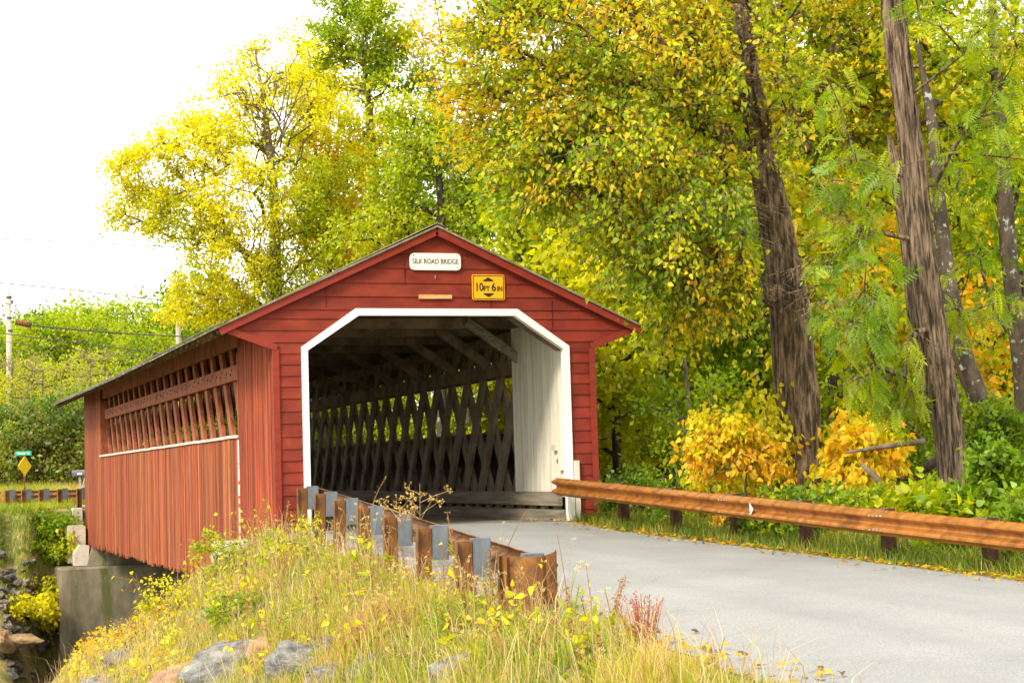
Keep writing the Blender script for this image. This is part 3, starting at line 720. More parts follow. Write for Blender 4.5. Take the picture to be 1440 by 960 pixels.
# leaf outlines: (u across, v along, w fold) ; two faces meeting at the midrib
LEAF = dict(
    broad=(np.array([(0, .07, -.02), (-.24, 0, .06), (-.44, .30, .13), (-.27, .70, .05), (0, 1.15, -.12), (.27, .70, .05), (.44, .30, .13), (.24, 0, .06)]), [(0, 4, 3, 2, 1), (0, 7, 6, 5, 4)]),
    narrow=(np.array([(0, 0, 0), (-.18, .35, .05), (-.13, .75, .03), (0, 1.0, -.03), (.13, .75, .03), (.18, .35, .05)]), [(0, 3, 2, 1), (0, 5, 4, 3)]),
    simple=(np.array([(0, 0, 0), (-.42, .5, .08), (0, 1.0, 0), (.42, .5, .08)]), [(0, 3, 2, 1)]),
)
LEAF['lobed'] = (np.array([(0, .38, -.03), (0, 0, 0), (-.22, .06, .04), (-.55, .42, .08), (-.22, .55, .03), (0, 1.0, 0), (.22, .55, .03), (.55, .42, .08), (.22, .06, .04)]), [(1, 8, 7, 6, 0), (1, 0, 4, 3, 2), (0, 6, 5, 4)])
def _frond():
    V = []; F = []; n = 7
    V += [(-.006, 0, 0), (.006, 0, 0), (.004, 1, -.12), (-.004, 1, -.12)]; F.append((0, 1, 2, 3))
    for i in range(n):
        v = .14 + .82 * i / n; l = .30 * math.sin(math.pi * (.28 + .55 * i / n)) + .03; w = -.14 * v * v
        for s in (-1, 1):
            o = len(V); V += [(0, v, w), (s * l * .45, v + .085, w - .01), (s * l, v + .12 + .02 * (i % 2), w - .06 - .02 * (i % 3)), (s * l * .5, v - .005, w - .02)]; F.append((o, o + 1, o + 2, o + 3) if s < 0 else (o, o + 3, o + 2, o + 1))
    o = len(V); V += [(0, .96, -.13), (-.06, 1.07, -.14), (0, 1.24, -.2), (.06, 1.07, -.14)]; F.append((o, o + 3, o + 2, o + 1))
    return np.array(V), F
LEAF['frond'] = _frond()
def leaf_mesh(name, P, T, Nn, S, C, kind='broad'):
    """P base points, T tip directions, Nn surface normals, S sizes, C colours"""
    tv, tf = LEAF[kind]; n = len(P); k = len(tv)
    T = unit(T); Nn = unit(Nn - T * np.sum(Nn * T, 1, keepdims=True)); U = np.cross(T, Nn)
    asp = RNG.uniform(.65, 1.1, (n, 1, 1))
    V = P[:, None] + (U[:, None] * tv[None, :, 0:1] * asp + T[:, None] * tv[None, :, 1:2] + Nn[:, None] * tv[None, :, 2:3] * RNG.uniform(-.4, 1.8, (n, 1, 1))) * S[:, None, None]
    off = np.arange(n)[:, None, None] * k
    F = [(np.array([f for f in tf if len(f) == q])[None] + off).reshape(-1, q) for q in sorted({len(f) for f in tf})]
    return np_mesh(name, V.reshape(-1, 3), F, tint=np.repeat(C, k, 0))
PAL = dict(T=(.27, .22, .08), G=(.075, .150, .010), g=(.165, .275, .012), y=(.34, .40, .010), Y=(.56, .51, .010), L=(.66, .60, .014), O=(.68, .40, .014), R=(.48, .18, .05), B=(.20, .13, .05), D=(.045, .095, .012), C=(.055, .11, .035))
def pal(seq, t):
    cs = np.array([PAL[c] for c in seq]); x = np.clip(t, 0, .9999) * (len(cs) - 1); i = x.astype(int); f = (x - i)[:, None]
    return cs[i] * (1 - f) + cs[np.minimum(i + 1, len(cs) - 1)] * f

def skeleton(trunk, tr, targets, rtip=.008, step=.55, attach=.25, rise=.6, seed=1, wob=.05):
    """trunk polyline (k,3) with radii; targets (n,3). returns list of tubes (pts, radii)"""
    rg = np.random.default_rng(seed)
    trunk = np.asarray(trunk, float); seg = np.linalg.norm(np.diff(trunk, axis=0), axis=1); L_ = np.concatenate([[0], np.cumsum(seg)])
    n = max(4, int(L_[-1] / .35)); q = np.linspace(0, L_[-1], n)
    tp = np.stack([np.interp(q, L_, trunk[:, k]) for k in range(3)], 1); trd = np.interp(q, L_, tr)
    pos = list(tp); par = [-1] + list(range(n - 1)); ist = [True] * n
    ok = np.arange(n) >= int(n * attach)
    P = np.array(pos); paths = []
    targets = np.asarray(targets)
    d0 = np.min(np.linalg.norm(targets[:, None] - P[None, ok], axis=2), axis=1) if len(targets) else []
    order = np.argsort(d0 + rg.uniform(0, .4, len(targets)))
    okm = list(ok)
    for ti in order:
        t = targets[ti]; A = np.array(pos); dv = t - A
        d = np.linalg.norm(dv, axis=1); up = dv[:, 2]
        cost = d * (1 + .9 * np.clip(rise - up / np.maximum(d, .01), 0, 2) * .6); cost[~np.array(okm)] = 1e9
        j = int(np.argmin(cost)); L1 = d[j]; m = max(1, int(math.ceil(L1 / step)))
        path = [j]; a = A[j]; bow = L1 * rg.uniform(.02, .12)
        for k in range(1, m + 1):
            f = k / m; p = a + dv[j] * f; p = p + np.array([0, 0, bow * math.sin(math.pi * f) * (1 if up[j] > 0 else -.3)]) + (rg.normal(0, wob, 3) * L1 ** .5 if k < m else 0)
            pos.append(p); par.append(path[-1]); ist.append(False); okm.append(True); path.append(len(pos) - 1)
        paths.append(path)
    cnt = np.zeros(len(pos)); 
    for p_ in paths: cnt[p_[-1]] += 1
    for i in range(len(pos) - 1, 0, -1):
        if par[i] >= 0: cnt[par[i]] += cnt[i]
    rad = rtip * np.maximum(cnt, 1) ** .46
    rad[:n] = trd
    tubes = []
    for p_ in paths:
        rr = [min(rad[p_[0]], rad[p_[1]] * 1.15)] + [rad[k] for k in p_[1:]]
        tubes.append(([pos[k] for k in p_], rr))
    return tp, trd, tubes
def tubes_mesh(name, tubes, sides=5, trunk=None, tsides=20, ridge=0.0, rf=9, lean_seed=0):
    Vs = []; Fs = []; o = 0
    for pts, rr in tubes:
        pts = np.array(pts, float); k = len(pts); d = np.gradient(pts, axis=0) if k > 1 else None; d = unit(d)
        ref = np.where(np.abs(d[:, 2:3]) < .9, np.array([[0, 0, 1.0]]), np.array([[1.0, 0, 0]])); x = unit(np.cross(d, ref)); y = np.cross(d, x)
        a = 2 * np.pi * np.arange(sides) / sides
        V = pts[:, None] + (x[:, None] * np.cos(a)[None, :, None] + y[:, None] * np.sin(a)[None, :, None]) * np.array(rr)[:, None, None]
        Vs.append(V.reshape(-1, 3)); ii = np.arange(k - 1)[:, None] * sides; kk = np.arange(sides)[None]; k2 = (kk + 1) % sides
        Fs.append((np.stack([ii + kk, ii + k2, ii + sides + k2, ii + sides + kk], 2) + o).reshape(-1, 4)); o += k * sides
    if trunk is not None:
        tp, tr = trunk
        L_ = np.concatenate([[0], np.cumsum(np.linalg.norm(np.diff(tp, axis=0), axis=1))]); stp = .09 if ridge else .35
        m = max(4, int(L_[-1] / stp)); q = np.linspace(0, L_[-1], m)
        c = np.stack([np.interp(q, L_, tp[:, k]) for k in range(3)], 1); r = np.interp(q, L_, tr)
        # smooth the centre line
        for _ in range(3): c[1:-1] = (c[:-2] + c[1:-1] * 2 + c[2:]) / 4
        d = unit(np.gradient(c, axis=0)); x = unit(np.cross(d, np.array([[0, 1.0, 0]]))); y = np.cross(d, x); a = 2 * np.pi * np.arange(tsides) / tsides
        flare = 1 + .35 * np.exp(-q / .35)
        RR = r[:, None] * flare[:, None] * np.ones((1, tsides))
        if ridge:
            for i in range(m):
                for k in range(tsides):
                    ca, sa = math.cos(a[k]), math.sin(a[k])
                    nn = mnoise.noise(Vector((ca * rf * r[i] * 3, sa * rf * r[i] * 3, q[i] * 1.1 + lean_seed)))
                    n2 = mnoise.noise(Vector((ca * 1.4, sa * 1.4, q[i] * .5 + lean_seed + 9)))
                    RR[i, k] *= 1 + .13 * n2; RR[i, k] -= ridge * (1 - min(1, abs(nn) * 3.2))
        V = c[:, None] + (x[:, None] * np.cos(a)[None, :, None] + y[:, None] * np.sin(a)[None, :, None]) * RR[:, :, None]
        Vs.append(V.reshape(-1, 3)); ii = np.arange(m - 1)[:, None] * tsides; kk = np.arange(tsides)[None]; k2 = (kk + 1) % tsides
        Fs.append((np.stack([ii + kk, ii + k2, ii + tsides + k2, ii + tsides + kk], 2) + o).reshape(-1, 4))
    return np_mesh(name, np.concatenate(Vs), Fs, smooth=True)
def blob_points(blobs, rg, gap=0.0, seed=0, shell=.55):
    """blobs: (cx,cy,cz, rx,ry,rz, n). points biased to the outside of each blob, dropped in noisy gaps"""
    out = []
    for b in blobs:
        c, r, n = np.array(b[:3]), np.array(b[3:6]), int(b[6])
        v = unit(rg.normal(size=(n * 2, 3))) * (rg.uniform(shell ** 3, 1, (n * 2, 1)) ** (1 / 3)); p = c + v * r
        if gap > 0:
            k = np.array([mnoise.noise(Vector(tuple(q * .55)) + Vector((seed, 0, 0))) for q in p]); p = p[k > -.5 + gap]
        out.append(p[:n])
    return np.concatenate(out)
def leaves_for(targets, rg, flat=.5, cj=.16, amp=1.1, per=40, twigs=4, tl=.45, size=.1, seq='gyY', mix=.5, spread=.5, up=.6, droop=.1, centre=None, nscale=.35, seed=0, sz_var=.3, topbias=0.0, jit=.05):
    """leaves along short twigs that fan out of every branch end"""
    n = len(targets); m = per // twigs
    base = np.array([mnoise.noise(Vector(tuple(q * nscale)) + Vector((seed * 7.1, 3, 1))) for q in targets]) * amp + .5
    zz = targets[:, 2]; base = base + topbias * ((zz - zz.min()) / max(1e-6, np.ptp(zz)) - .5)
    if centre is not None: out = unit(targets - np.asarray(centre)[None])
    else: out = rg.normal(size=(n, 3))
    td = unit(out[:, None] * .7 + rg.normal(size=(n, twigs, 3)) * spread * np.array([1, 1, flat]) + np.array([0, 0, -droop]))
    tlen = tl * rg.uniform(.5, 1.3, (n, twigs, 1))
    f = (np.arange(m) + .5)[None, None, :, None] / m
    P = targets[:, None, None] + td[:, :, None] * tlen[..., None] * f + rg.normal(0, jit, (n, twigs, m, 3))
    T = td[:, :, None] * .6 + rg.normal(size=(n, twigs, m, 3)) * .7 + np.array([0, 0, -droop * 2.5])
    Nn = rg.normal(size=(n, twigs, m, 3)) * .75 + np.array([0, 0, up]) + out[:, None, None] * .25
    t = base[:, None, None] + rg.normal(0, .16, (n, twigs, 1)) + rg.normal(0, cj, (n, twigs, m))
    C = pal(seq, (t.reshape(-1) - .5) * 1.1 + mix); C *= rg.uniform(.8, 1.2, (len(C), 1))
    S = size * rg.uniform(1 - sz_var, 1 + sz_var, len(C))
    tw = [([targets[i], targets[i] + td[i, j] * tlen[i, j]]) for i in range(n) for j in range(twigs)] if tl > .2 else []
    return P.reshape(-1, 3), T.reshape(-1, 3), Nn.reshape(-1, 3), S, C, tw

def clear_of(P, T, S, lines, keep, rg):
    u_, v_, z_ = proj(P + unit(T) * S[:, None] * .5); m = np.ones(len(P), bool)
    for (xs_, ys_, dep, half, y0) in lines:
        inside = (np.abs(u_ - np.interp(v_, ys_, xs_)) < half + 2400 * S / z_ * .12) & (z_ < dep) & (v_ > y0)
        m &= ~(inside & (rg.random(len(P)) > keep))
    return m
CORR = []
def tree(name, label, cat, trunk, tr, blobs, leaf, bark='barkgrey', group=None, kindleaf='broad', seed=1, gap=.0, ridge=0, tsides=14, twigtubes=False, rtip=.008, attach=.25, rise=.6, extra=None, step=.55, shell=.55, rf=9, extra_tubes=None, second=None):
    rg = np.random.default_rng(seed); trunk = np.asarray(trunk, float); base = trunk[0].copy()
    tg = blob_points(blobs, rg, gap, seed, shell)
    if extra is not None: tg = np.concatenate([tg, np.asarray(extra, float)])
    tp, trd, tubes = skeleton(trunk, tr, tg, rtip=rtip, attach=attach, rise=rise, seed=seed, step=step)
    cen = np.mean(tg, 0) - np.array([0, 0, .8])
    P, T, Nn, S, C, tw = leaves_for(tg, rg, centre=cen, seed=seed, **leaf)
    if CORR:
        k_ = clear_of(P, T, S, CORR, .06, rg); P, T, Nn, S, C = P[k_], T[k_], Nn[k_], S[k_], C[k_]
    if twigtubes: tubes = tubes + [(t_, [.006, .003]) for t_ in tw]
    if extra_tubes: tubes = tubes + extra_tubes
    root = thing(name, label, cat, tuple(base), group)
    tubes = [(np.array(p_) - base, r_) for p_, r_ in tubes]
    obj('trunk', tubes_mesh('trunk', tubes, 5, (tp - base, trd), tsides, ridge, rf, seed), bark, root)
    if second is not None:
        sp, sr = second; obj('trunk', tubes_mesh('trunk', [], 5, (np.asarray(sp, float) - base, np.asarray(sr)), tsides, ridge, rf, seed + 5), bark, root)
    obj('crown', leaf_mesh('crown', P - base, T, Nn, S, C, kindleaf), 'leaf', root)
    return root
def line(pts):   # list of (px,py,depth)
    return np.array([at(*p) for p in pts])
def PB(px, py, d, rpx, n, ry=None, rd=None):
    """blob from photo position, distance, apparent radius (px) -> world ellipsoid"""
    c = at(px, py, d); r = rpx * d / FPX; rz = (ry or rpx) * d / FPX; return (*c, r, rd if rd else r, rz, n)
def ground_at(px, d):
    p = at(px, 700, d); return np.array([p[0], p[1], float(H(p[0], p[1])) - .08])

# ------------------------------------------------------------------ the big tree behind the right rail
CORR = [((1040, 1060, 1078, 1095, 1110, 1118, 1122), (0, 120, 230, 320, 430, 560, 700), 25.5, 34, 250), ((1024, 1040, 1060, 1078, 1095), (-80, 0, 120, 230, 320), 25.8, 11, -50), ((1262, 1276, 1286, 1296, 1310, 1328, 1345), (20, 120, 220, 320, 420, 540, 700), 22, 24, 30)]
t0 = ground_at(1122, 25.5)
trunk = np.vstack([t0, line([(1118, 560, 25.6), (1108, 430, 25.7), (1092, 320, 25.9), (1075, 230, 26), (1056, 120, 26.1), (1036, 20, 26.3), (1018, -90, 26.6), (1005, -220, 27), (1000, -330, 27)])])
trr = [.33, .30, .27, .25, .22, .20, .17, .15, .11, .05]
second = (np.vstack([ground_at(1137, 25.2), line([(1134, 560, 25.3), (1126, 450, 25.4), (1110, 350, 25.7), (1092, 260, 25.9)])]), [.22, .20, .17, .13, .05])
blobs = [PB(760, 70, 25, 105, 75, rd=1.8), PB(890, 90, 24.5, 125, 95, rd=1.8), PB(1010, 140, 24.5, 120, 70, rd=1.6), PB(850, 230, 24, 115, 85, 85, rd=1.5), PB(765, 225, 25.5, 85, 50, 75, rd=1.4),
         PB(960, 320, 24, 105, 75, 85, rd=1.4), PB(1015, 410, 24.5, 48, 24, 60, rd=1.0), PB(960, 440, 24.5, 45, 20, 40, rd=.8), PB(905, 325, 24.6, 60, 30, 45, rd=1.0), PB(700, 20, 25.5, 60, 26, 60, rd=1.2),
         PB(820, -90, 25, 150, 50, rd=2.2), PB(1010, -60, 25.5, 150, 60, rd=2.4), PB(1150, 60, 27.5, 110, 60, rd=1.0), PB(1180, 200, 27.8, 90, 45, rd=.9), PB(930, 10, 28, 160, 60, rd=1.6), PB(680, 160, 26.5, 35, 12, 60, rd=.8)]
tree('linden_tree', 'large double trunked tree with ridged bark and green gold leaves behind the guardrail', 'tree', trunk, trr, blobs,
     dict(per=78, twigs=6, tl=.7, flat=.28, size=.072, seq='gyyYYO', mix=.45, spread=.8, up=.55, droop=.25, nscale=1.5, cj=.24, amp=.85, topbias=.4, jit=.08), bark='bark', seed=3, gap=.30, ridge=.034, tsides=56, twigtubes=True, attach=.3, rtip=.0125, rise=.5, second=second)

# ------------------------------------------------------------------ shaggy trunk with hanging feather leaves
t0 = ground_at(1348, 22.0)
trunk = np.vstack([t0, line([(1336, 620, 22), (1322, 520, 22), (1306, 420, 22), (1292, 320, 22), (1284, 220, 22.1), (1270, 120, 22.2), (1256, 20, 22.3), (1250, -90, 22.4), (1240, -250, 22.6)])])
trr = [.20, .19, .185, .175, .17, .165, .16, .155, .13, .06]
second = (line([(1322, 590, 22.2), (1298, 520, 22.3), (1285, 430, 22.5), (1276, 330, 22.6), (1262, 250, 22.8), (1250, 190, 22.9)]), [.10, .11, .10, .10, .10, .04])
rg = np.random.default_rng(21)
blobs = [PB(1205, 420, 21, 50, 15, 75, rd=.9), PB(1190, 330, 21.4, 50, 10, 40, rd=.7), PB(1240, 545, 21.6, 48, 10, 50, rd=.7), PB(1350, 400, 22.9, 55, 7, 70, rd=.4), PB(1200, 240, 21.5, 70, 8, 50, rd=.9),
         PB(1385, 50, 21.8, 60, 16, 45, rd=.7), PB(1410, 170, 21.5, 50, 8, 60, rd=.8), PB(1370, 250, 22, 50, 5, 50, rd=.6), PB(1300, -60, 21.5, 120, 12, rd=1.2), PB(1130, 140, 22, 60, 4, 40, rd=.8), PB(1140, 385, 21.6, 30, 4, 25, rd=.5), PB(1290, 500, 21.5, 22, 3, 60, rd=.3)]
tree('walnut_tree', 'tree with pale shaggy bark and drooping green feathered leaves nearest the right edge', 'tree', trunk, trr, blobs,
     dict(per=13, twigs=4, tl=.45, size=.27, seq='Gggyy', mix=.52, spread=.9, up=1.0, droop=.35, nscale=.5, jit=.1), bark='barkshaggy', kindleaf='frond', seed=5, gap=.12, ridge=.055, rf=11, tsides=64, twigtubes=True, attach=.3, second=second, rise=.3)

# dark lichen trunk at the right edge and the leaning trunk behind
trunk = np.vstack([ground_at(1446, 26), line([(1438, 520, 26), (1424, 410, 26), (1414, 310, 26.1), (1410, 200, 26.2), (1398, 60, 26.4), (1392, -80, 26.6)])])
tree('dark_trunk_tree', 'slim dark tree spotted with pale lichen at the right edge', 'tree', trunk, [.16, .14, .13, .12, .11, .09, .03],
     [PB(1420, 130, 27.5, 110, 60, 90, rd=1.5), PB(1430, 300, 28, 80, 40, 70, rd=1.2), PB(1390, -40, 28, 130, 40, 80, rd=1.5), PB(1400, 450, 28, 60, 22, 60, rd=1)],
     dict(per=44, twigs=4, tl=.5, size=.1, seq='gyYO', mix=.5, spread=.8, up=.6, droop=.15, jit=.08), bark='barkdark', seed=8, ridge=.012, tsides=28, attach=.35)
trunk = np.vstack([ground_at(1418, 24.5), line([(1392, 600, 24.6), (1352, 500, 24.8), (1334, 400, 25), (1322, 300, 25.2), (1312, 180, 25.4), (1290, 60, 25.8)])])
tree('leaning_tree', 'leaning dark tree behind the shaggy trunk', 'tree', trunk, [.17, .15, .14, .12, .11, .09, .03],
     [PB(1330, 150, 27, 90, 45, 80, rd=1.3), PB(1240, 90, 27, 90, 45, 70, rd=1.3), PB(1300, 330, 27, 70, 28, 60, rd=1.1), PB(1230, -40, 27.5, 120, 40, rd=1.4)],
     dict(per=44, twigs=4, tl=.5, size=.1, seq='gyyYO', mix=.45, spread=.8, up=.6, droop=.15, jit=.08), bark='barkdark', seed=9, ridge=.01, tsides=24, attach=.4)

CORR = []
# ------------------------------------------------------------------ undergrowth on the right
def shrub(name, label, px, d, hpx, wpx, n, leaf, seed, group=None, kindleaf='broad', bark='barkgrey', base_dy=0, stems=5, gap=0.0, cat='shrub', lean=0):
    rg = np.random.default_rng(seed); g0 = ground_at(px, d); h = hpx * d / FPX; w = wpx * d / FPX
    c = g0 + np.array([0, 0, h * .55]); tg = blob_points([(c[0] + lean, c[1], c[2], w * 1.12, w * .75, h * .55, int(n * 1.7))], rg, gap, seed, .25)
    kn = np.array([mnoise.noise(Vector(tuple(q * (1.9 if w > .35 else 3.2))) + Vector((seed * 1.7, 0, 0))) for q in tg]); tg = tg[kn >= np.quantile(kn, .42)]   # ragged outline with gaps
    tg[:, 2] = np.maximum(tg[:, 2], g0[2] + .12)
    tp, trd, tubes = skeleton(np.array([g0, g0 + [0, 0, h * .25], g0 + [rg.normal(0, .05), 0, h * .5]]), [.03, .025, .012], tg, rtip=.004, attach=.0, rise=.3, seed=seed, step=.35)
    P, T, Nn, S, C, tw = leaves_for(tg, rg, centre=c, seed=seed, **leaf)
    tubes = tubes + [(t_, [.004, .002]) for t_ in tw]
    root = thing(name, label, cat, tuple(g0), group)
    obj('stem', tubes_mesh('stem', [(np.array(p_) - g0, r_) for p_, r_ in tubes], 4, (tp - g0, trd), 7), bark, root)
    obj('foliage', leaf_mesh('foliage', P - g0, T, Nn, S, C, kindleaf), 'leaf', root)
    return root
og = dict(per=56, twigs=5, tl=.4, size=.085, seq='YYLLOO', mix=.5, spread=.8, up=.35, droop=.5, nscale=.8, jit=.06)
shrub('golden_shrub', 'bright golden orange leafed shrub on the left side of the thick ridged trunk', 1045, 25.2, 195, 62, 80, og, 31)
shrub('golden_shrub', 'orange yellow low branches between the ridged trunk and the shaggy trunk', 1205, 24.6, 165, 55, 48, dict(og, size=.12, mix=.5), 32)
shrub('golden_shrub', 'small golden sprig hanging left of the big golden shrub above the rail', 985, 26.5, 95, 26, 12, og, 33)
gs = dict(per=44, twigs=4, tl=.3, size=.07, seq='Gggyy', mix=.45, spread=.9, up=.7, droop=.0, nscale=.9, jit=.05)
spots = [(885, 28.5, 70, 36, 'low green shrub beside the red portal corner'), (950, 27.5, 60, 40, 'green shrub behind the rail left of the golden shrub'), (1100, 23.8, 75, 50, 'feathery green shrub in front of the thick ridged trunk'),
         (1165, 23.2, 62, 45, 'green weeds just right of the ridged trunk foot'), (1235, 22.6, 70, 48, 'yellow green shrub behind the rail between the two big trunks'), (1300, 21.4, 82, 40, 'light green shrub left of the shaggy trunk foot'),
         (1350, 20.2, 78, 34, 'maple leafed seedlings right at the shaggy trunk foot'), (1405, 20.6, 140, 48, 'tall green shrub at the right edge behind the rail'), (1450, 19.0, 115, 45, 'dense green shrub cut by the right edge'), (1400, 24.5, 190, 70, 'deep green bush behind the leaning trunk'),
         (1010, 26.6, 70, 40, 'dark green shrub under the golden shrub')]
for i, (px, d, h, w_, lab) in enumerate(spots):
    lf = dict(gs); 
    if i in (5, 6): lf.update(size=.11, seq='ggyyY', mix=.5)
    if i in (7, 8): lf.update(seq='Gggy', mix=.5, size=.085)
    if i == 4: lf.update(size=.085, seq='gyyY', mix=.45)
    shrub('green_shrub', lab, px, d, h, w_, int(h * w_ / 62) + 10, lf, 40 + i, 'shrubs along the right guardrail', bark='barkgrey')

# ------------------------------------------------------------------ woods behind (right of the bridge)
wood = dict(per=40, twigs=4, tl=.8, size=.15, seq='Ggyyy', mix=.45, spread=.9, up=.6, droop=.1, nscale=.3, jit=.14)
def woodtree(px, d, top, rpx, label, seq, mix, seed, w=.13, n=120, low=640, size=.15, bark='barkdark', lean=0, gap=.05, tall=None):
    g0 = ground_at(px, d); pts = [g0] + [at(px + lean * f + 5 * math.sin(seed + f * 5), 640 + (top - 640) * f, d) for f in (.1, .35, .6, .85, 1.0)]
    bl = []
    rgx = np.random.default_rng(seed + 900)
    span = low - top; k = max(2, int(span / (rpx * .9)))
    for i in range(k):
        f = (i + .5) / k; bl.append(PB(px + lean * (1 - f) + rgx.uniform(-.25, .25) * rpx, low - span * f, d + rgx.uniform(-.8, .8), rpx * (1.05 - .35 * abs(f - .45) * 2) * rgx.uniform(.85, 1.1), int(n / k), rpx * .75))
    return tree('woodland_tree', label, 'tree', np.array(pts), [w, w * .95, w * .8, w * .6, w * .35, .03], bl, dict(wood, seq=seq, mix=mix, size=size), bark=bark, seed=seed, gap=gap, group='trees of the wood right of the bridge', attach=.12, rtip=.011, step=.9, tsides=10)
WT = [(870, 34, 250, 75, 'slender tree with fine yellow green leaves just right of the portal', 'yyYY', .45, 60, .10, 130),
      (935, 37, 180, 80, 'dark stemmed yellow green tree second right of the portal', 'gyyY', .55, 61, .15, 140),
      (1000, 40, 150, 90, 'deep green leafy tree behind the golden shrub', 'ggyy', .5, 62, .14, 150),
      (790, 42, 215, 80, 'yellow green tree rising over the right slope of the roof', 'gyYY', .5, 63, .16, 130),
      (735, 37, 275, 48, 'bright yellow tree close above the right roof slope', 'yYLL', .6, 64, .10, 110),
      (1075, 36, 150, 85, 'green tree seen left of the ridged trunk', 'gyyY', .45, 65, .12, 130),
      (1175, 34, 120, 90, 'golden green tree between the two big trunks', 'gyYO', .5, 66, .12, 150),
      (1255, 38, 80, 95, 'yellow leafed tree behind the shaggy trunk', 'gyYY', .55, 67, .14, 150),
      (1345, 36, 100, 90, 'yellow orange tree right of the shaggy trunk', 'yYYO', .5, 68, .13, 140),
      (1430, 38, 60, 95, 'golden tree behind the lichen spotted trunk', 'gyYO', .5, 69, .13, 150)]
for (px, d, top, r_, lab, seq, mix, sd_, w_, n) in WT:
    woodtree(px, d, top, r_, lab, seq, mix, sd_, w_, int(n * 1.15), low=620)
# ---- copies of three deeper wood trees fill the background
def proto(seed, h, rad, seq, mix, size, n, per, name='woodland_tree', conifer=False):
    rg = np.random.default_rng(seed)
    if conifer: bl = [(0, 0, h * f, rad * (1.08 - f), rad * (1.08 - f), h * .07, int(n * (1.1 - f) / 5)) for f in (.2, .33, .46, .6, .74, .88)]
    else: bl = [(rg.uniform(-.35, .35) * rad, rg.uniform(-.35, .35) * rad, h * f, rad * s_, rad * s_, h * .17, int(n / 4)) for f, s_ in ((.32, .8), (.5, 1), (.68, .9), (.86, .6))]
    tg = blob_points(bl, rg, .05, seed, .6)
    tp, trd, tubes = skeleton(np.array([(0, 0, -.5), (0.1, 0, h * .3), (-.1, .1, h * .6), (0, 0, h * .92)]), [h * .016, h * .013, h * .009, .03], tg, rtip=.014, attach=.15, rise=.5, seed=seed, step=1.2)
    P, T, Nn, S, C, tw = leaves_for(tg, rg, per=per, twigs=4, tl=rad * .22, size=size, seq=seq, mix=mix, spread=.9, up=.7, droop=.1, centre=(0, 0, h * .5), nscale=.3, seed=seed, jit=size)
    return tubes_mesh('trunk', tubes, 4, (tp, trd), 8), leaf_mesh('crown', P, T, Nn, S, C, 'simple')
def place(pr, loc, s_, rz, name, label, cat, group, bark='barkgrey', parts=True):
    tm, lm = pr
    if not tm.materials: tm.materials.append(M[bark]); lm.materials.append(M['leaf'])
    root = thing(name, label, cat, loc, group, rz); root.scale = (s_, s_, s_)
    for nm, me in (('trunk', tm), ('crown', lm)):
        o = bpy.data.objects.new(nm, me); COL.objects.link(o); o.parent = root
    return root
deep = [proto(101, 15, 4.0, 'gyyyY', .45, .24, 150, 32), proto(102, 16, 4.2, 'yyYYL', .45, .24, 150, 32), proto(103, 14, 3.6, 'Ggyy', .5, .24, 140, 32)]
rg = np.random.default_rng(77)
cells = []
for row, (d, nn) in enumerate(((50, 9), (60, 10), (72, 11), (88, 12))):
    for i in range(nn):
        px = 790 + (1530 - 790) * (i + .5 + rg.uniform(-.3, .3)) / nn; cells.append((px, d + rg.uniform(-3, 3), row))
for i, (px, d, row) in enumerate(cells):
    p = at(px, 650, d); z_ = float(H(p[0], p[1])) - .2
    place(deep[i % 3], (p[0], p[1], z_), rg.uniform(.8, 1.15), rg.uniform(0, 6.28), 'woodland_tree', 'leafy tree deep in the wood behind the nearer trees right of the bridge', 'tree', 'deep wood right of the bridge')
# low dark green growth in the wood
lowp = [proto(111, 3.4, 1.9, 'Gggy', .45, .11, 90, 44), proto(112, 2.8, 1.7, 'ggyy', .5, .10, 90, 44)]
for i in range(26):
    d = rg.uniform(31, 46); px = rg.uniform(850, 1440); p = at(px, 650, d); z_ = float(H(p[0], p[1]))
    place(lowp[i % 2], (p[0], p[1], z_ - .3), rg.uniform(.6, 1.05), rg.uniform(0, 6.28), 'undergrowth_bush', 'green undergrowth bush among the trunks of the wood', 'bush', 'undergrowth bushes in the wood')

# ------------------------------------------------------------------ trees left of and behind the roof
def bigtree(name, label, pts, tr, blobs, seq, mix, seed, size=.12, per=48, bark='barkgrey', **kw):
    return tree(name, label, 'tree', pts, tr, blobs, dict(per=per, twigs=4, tl=.6, size=size, seq=seq, mix=mix, spread=.85, up=.65, droop=.12, nscale=.35, jit=.12, **kw.pop('lf', {})), bark=bark, seed=seed, attach=kw.pop('attach', .2), rtip=kw.pop('rtip', .012), **kw)
D = 54
pts = np.vstack([ground_at(396, D), line([(392, 470, D), (386, 380, D), (388, 300, D), (380, 220, D), (372, 150, D), (362, 90, D)])])
bl = [PB(215, 240, 53, 55, 45, 45), PB(200, 300, 54, 45, 26, 35), PB(280, 220, 52.5, 70, 60, 60), PB(270, 290, 53, 70, 55, 50), PB(330, 165, 54, 60, 36, 65), PB(350, 280, 52, 75, 60, 60), PB(385, 95, 54.5, 65, 22, 45), PB(440, 200, 54, 60, 42, 80),
      PB(330, 370, 52.5, 85, 70, 50), PB(290, 420, 53, 65, 46, 35), PB(420, 330, 54, 65, 46, 70), PB(455, 280, 55, 45, 28, 60), PB(400, 160, 55, 70, 34, 60)]
rgb = np.random.default_rng(5)
bare = [([at(378 + rgb.uniform(-25, 35), 190 + rgb.uniform(-20, 60), 54), at(362 + k * 9 - 40 + rgb.uniform(-8, 8), 120 + rgb.uniform(-10, 15), 54), at(350 + k * 13 - 70 + rgb.uniform(-6, 6), 55 + abs(k - 6) * 7 + rgb.uniform(-6, 12), 54)], [.035, .02, .008]) for k in range(13)]
bigtree('maple_tree', 'broad bright yellow tree with bare top twigs behind the left roof slope', pts, [.24, .22, .2, .17, .13, .08, .03], bl, 'yyYYL', .60, 71, size=.092, per=72, bark='barkgrey', extra_tubes=bare, gap=.2)
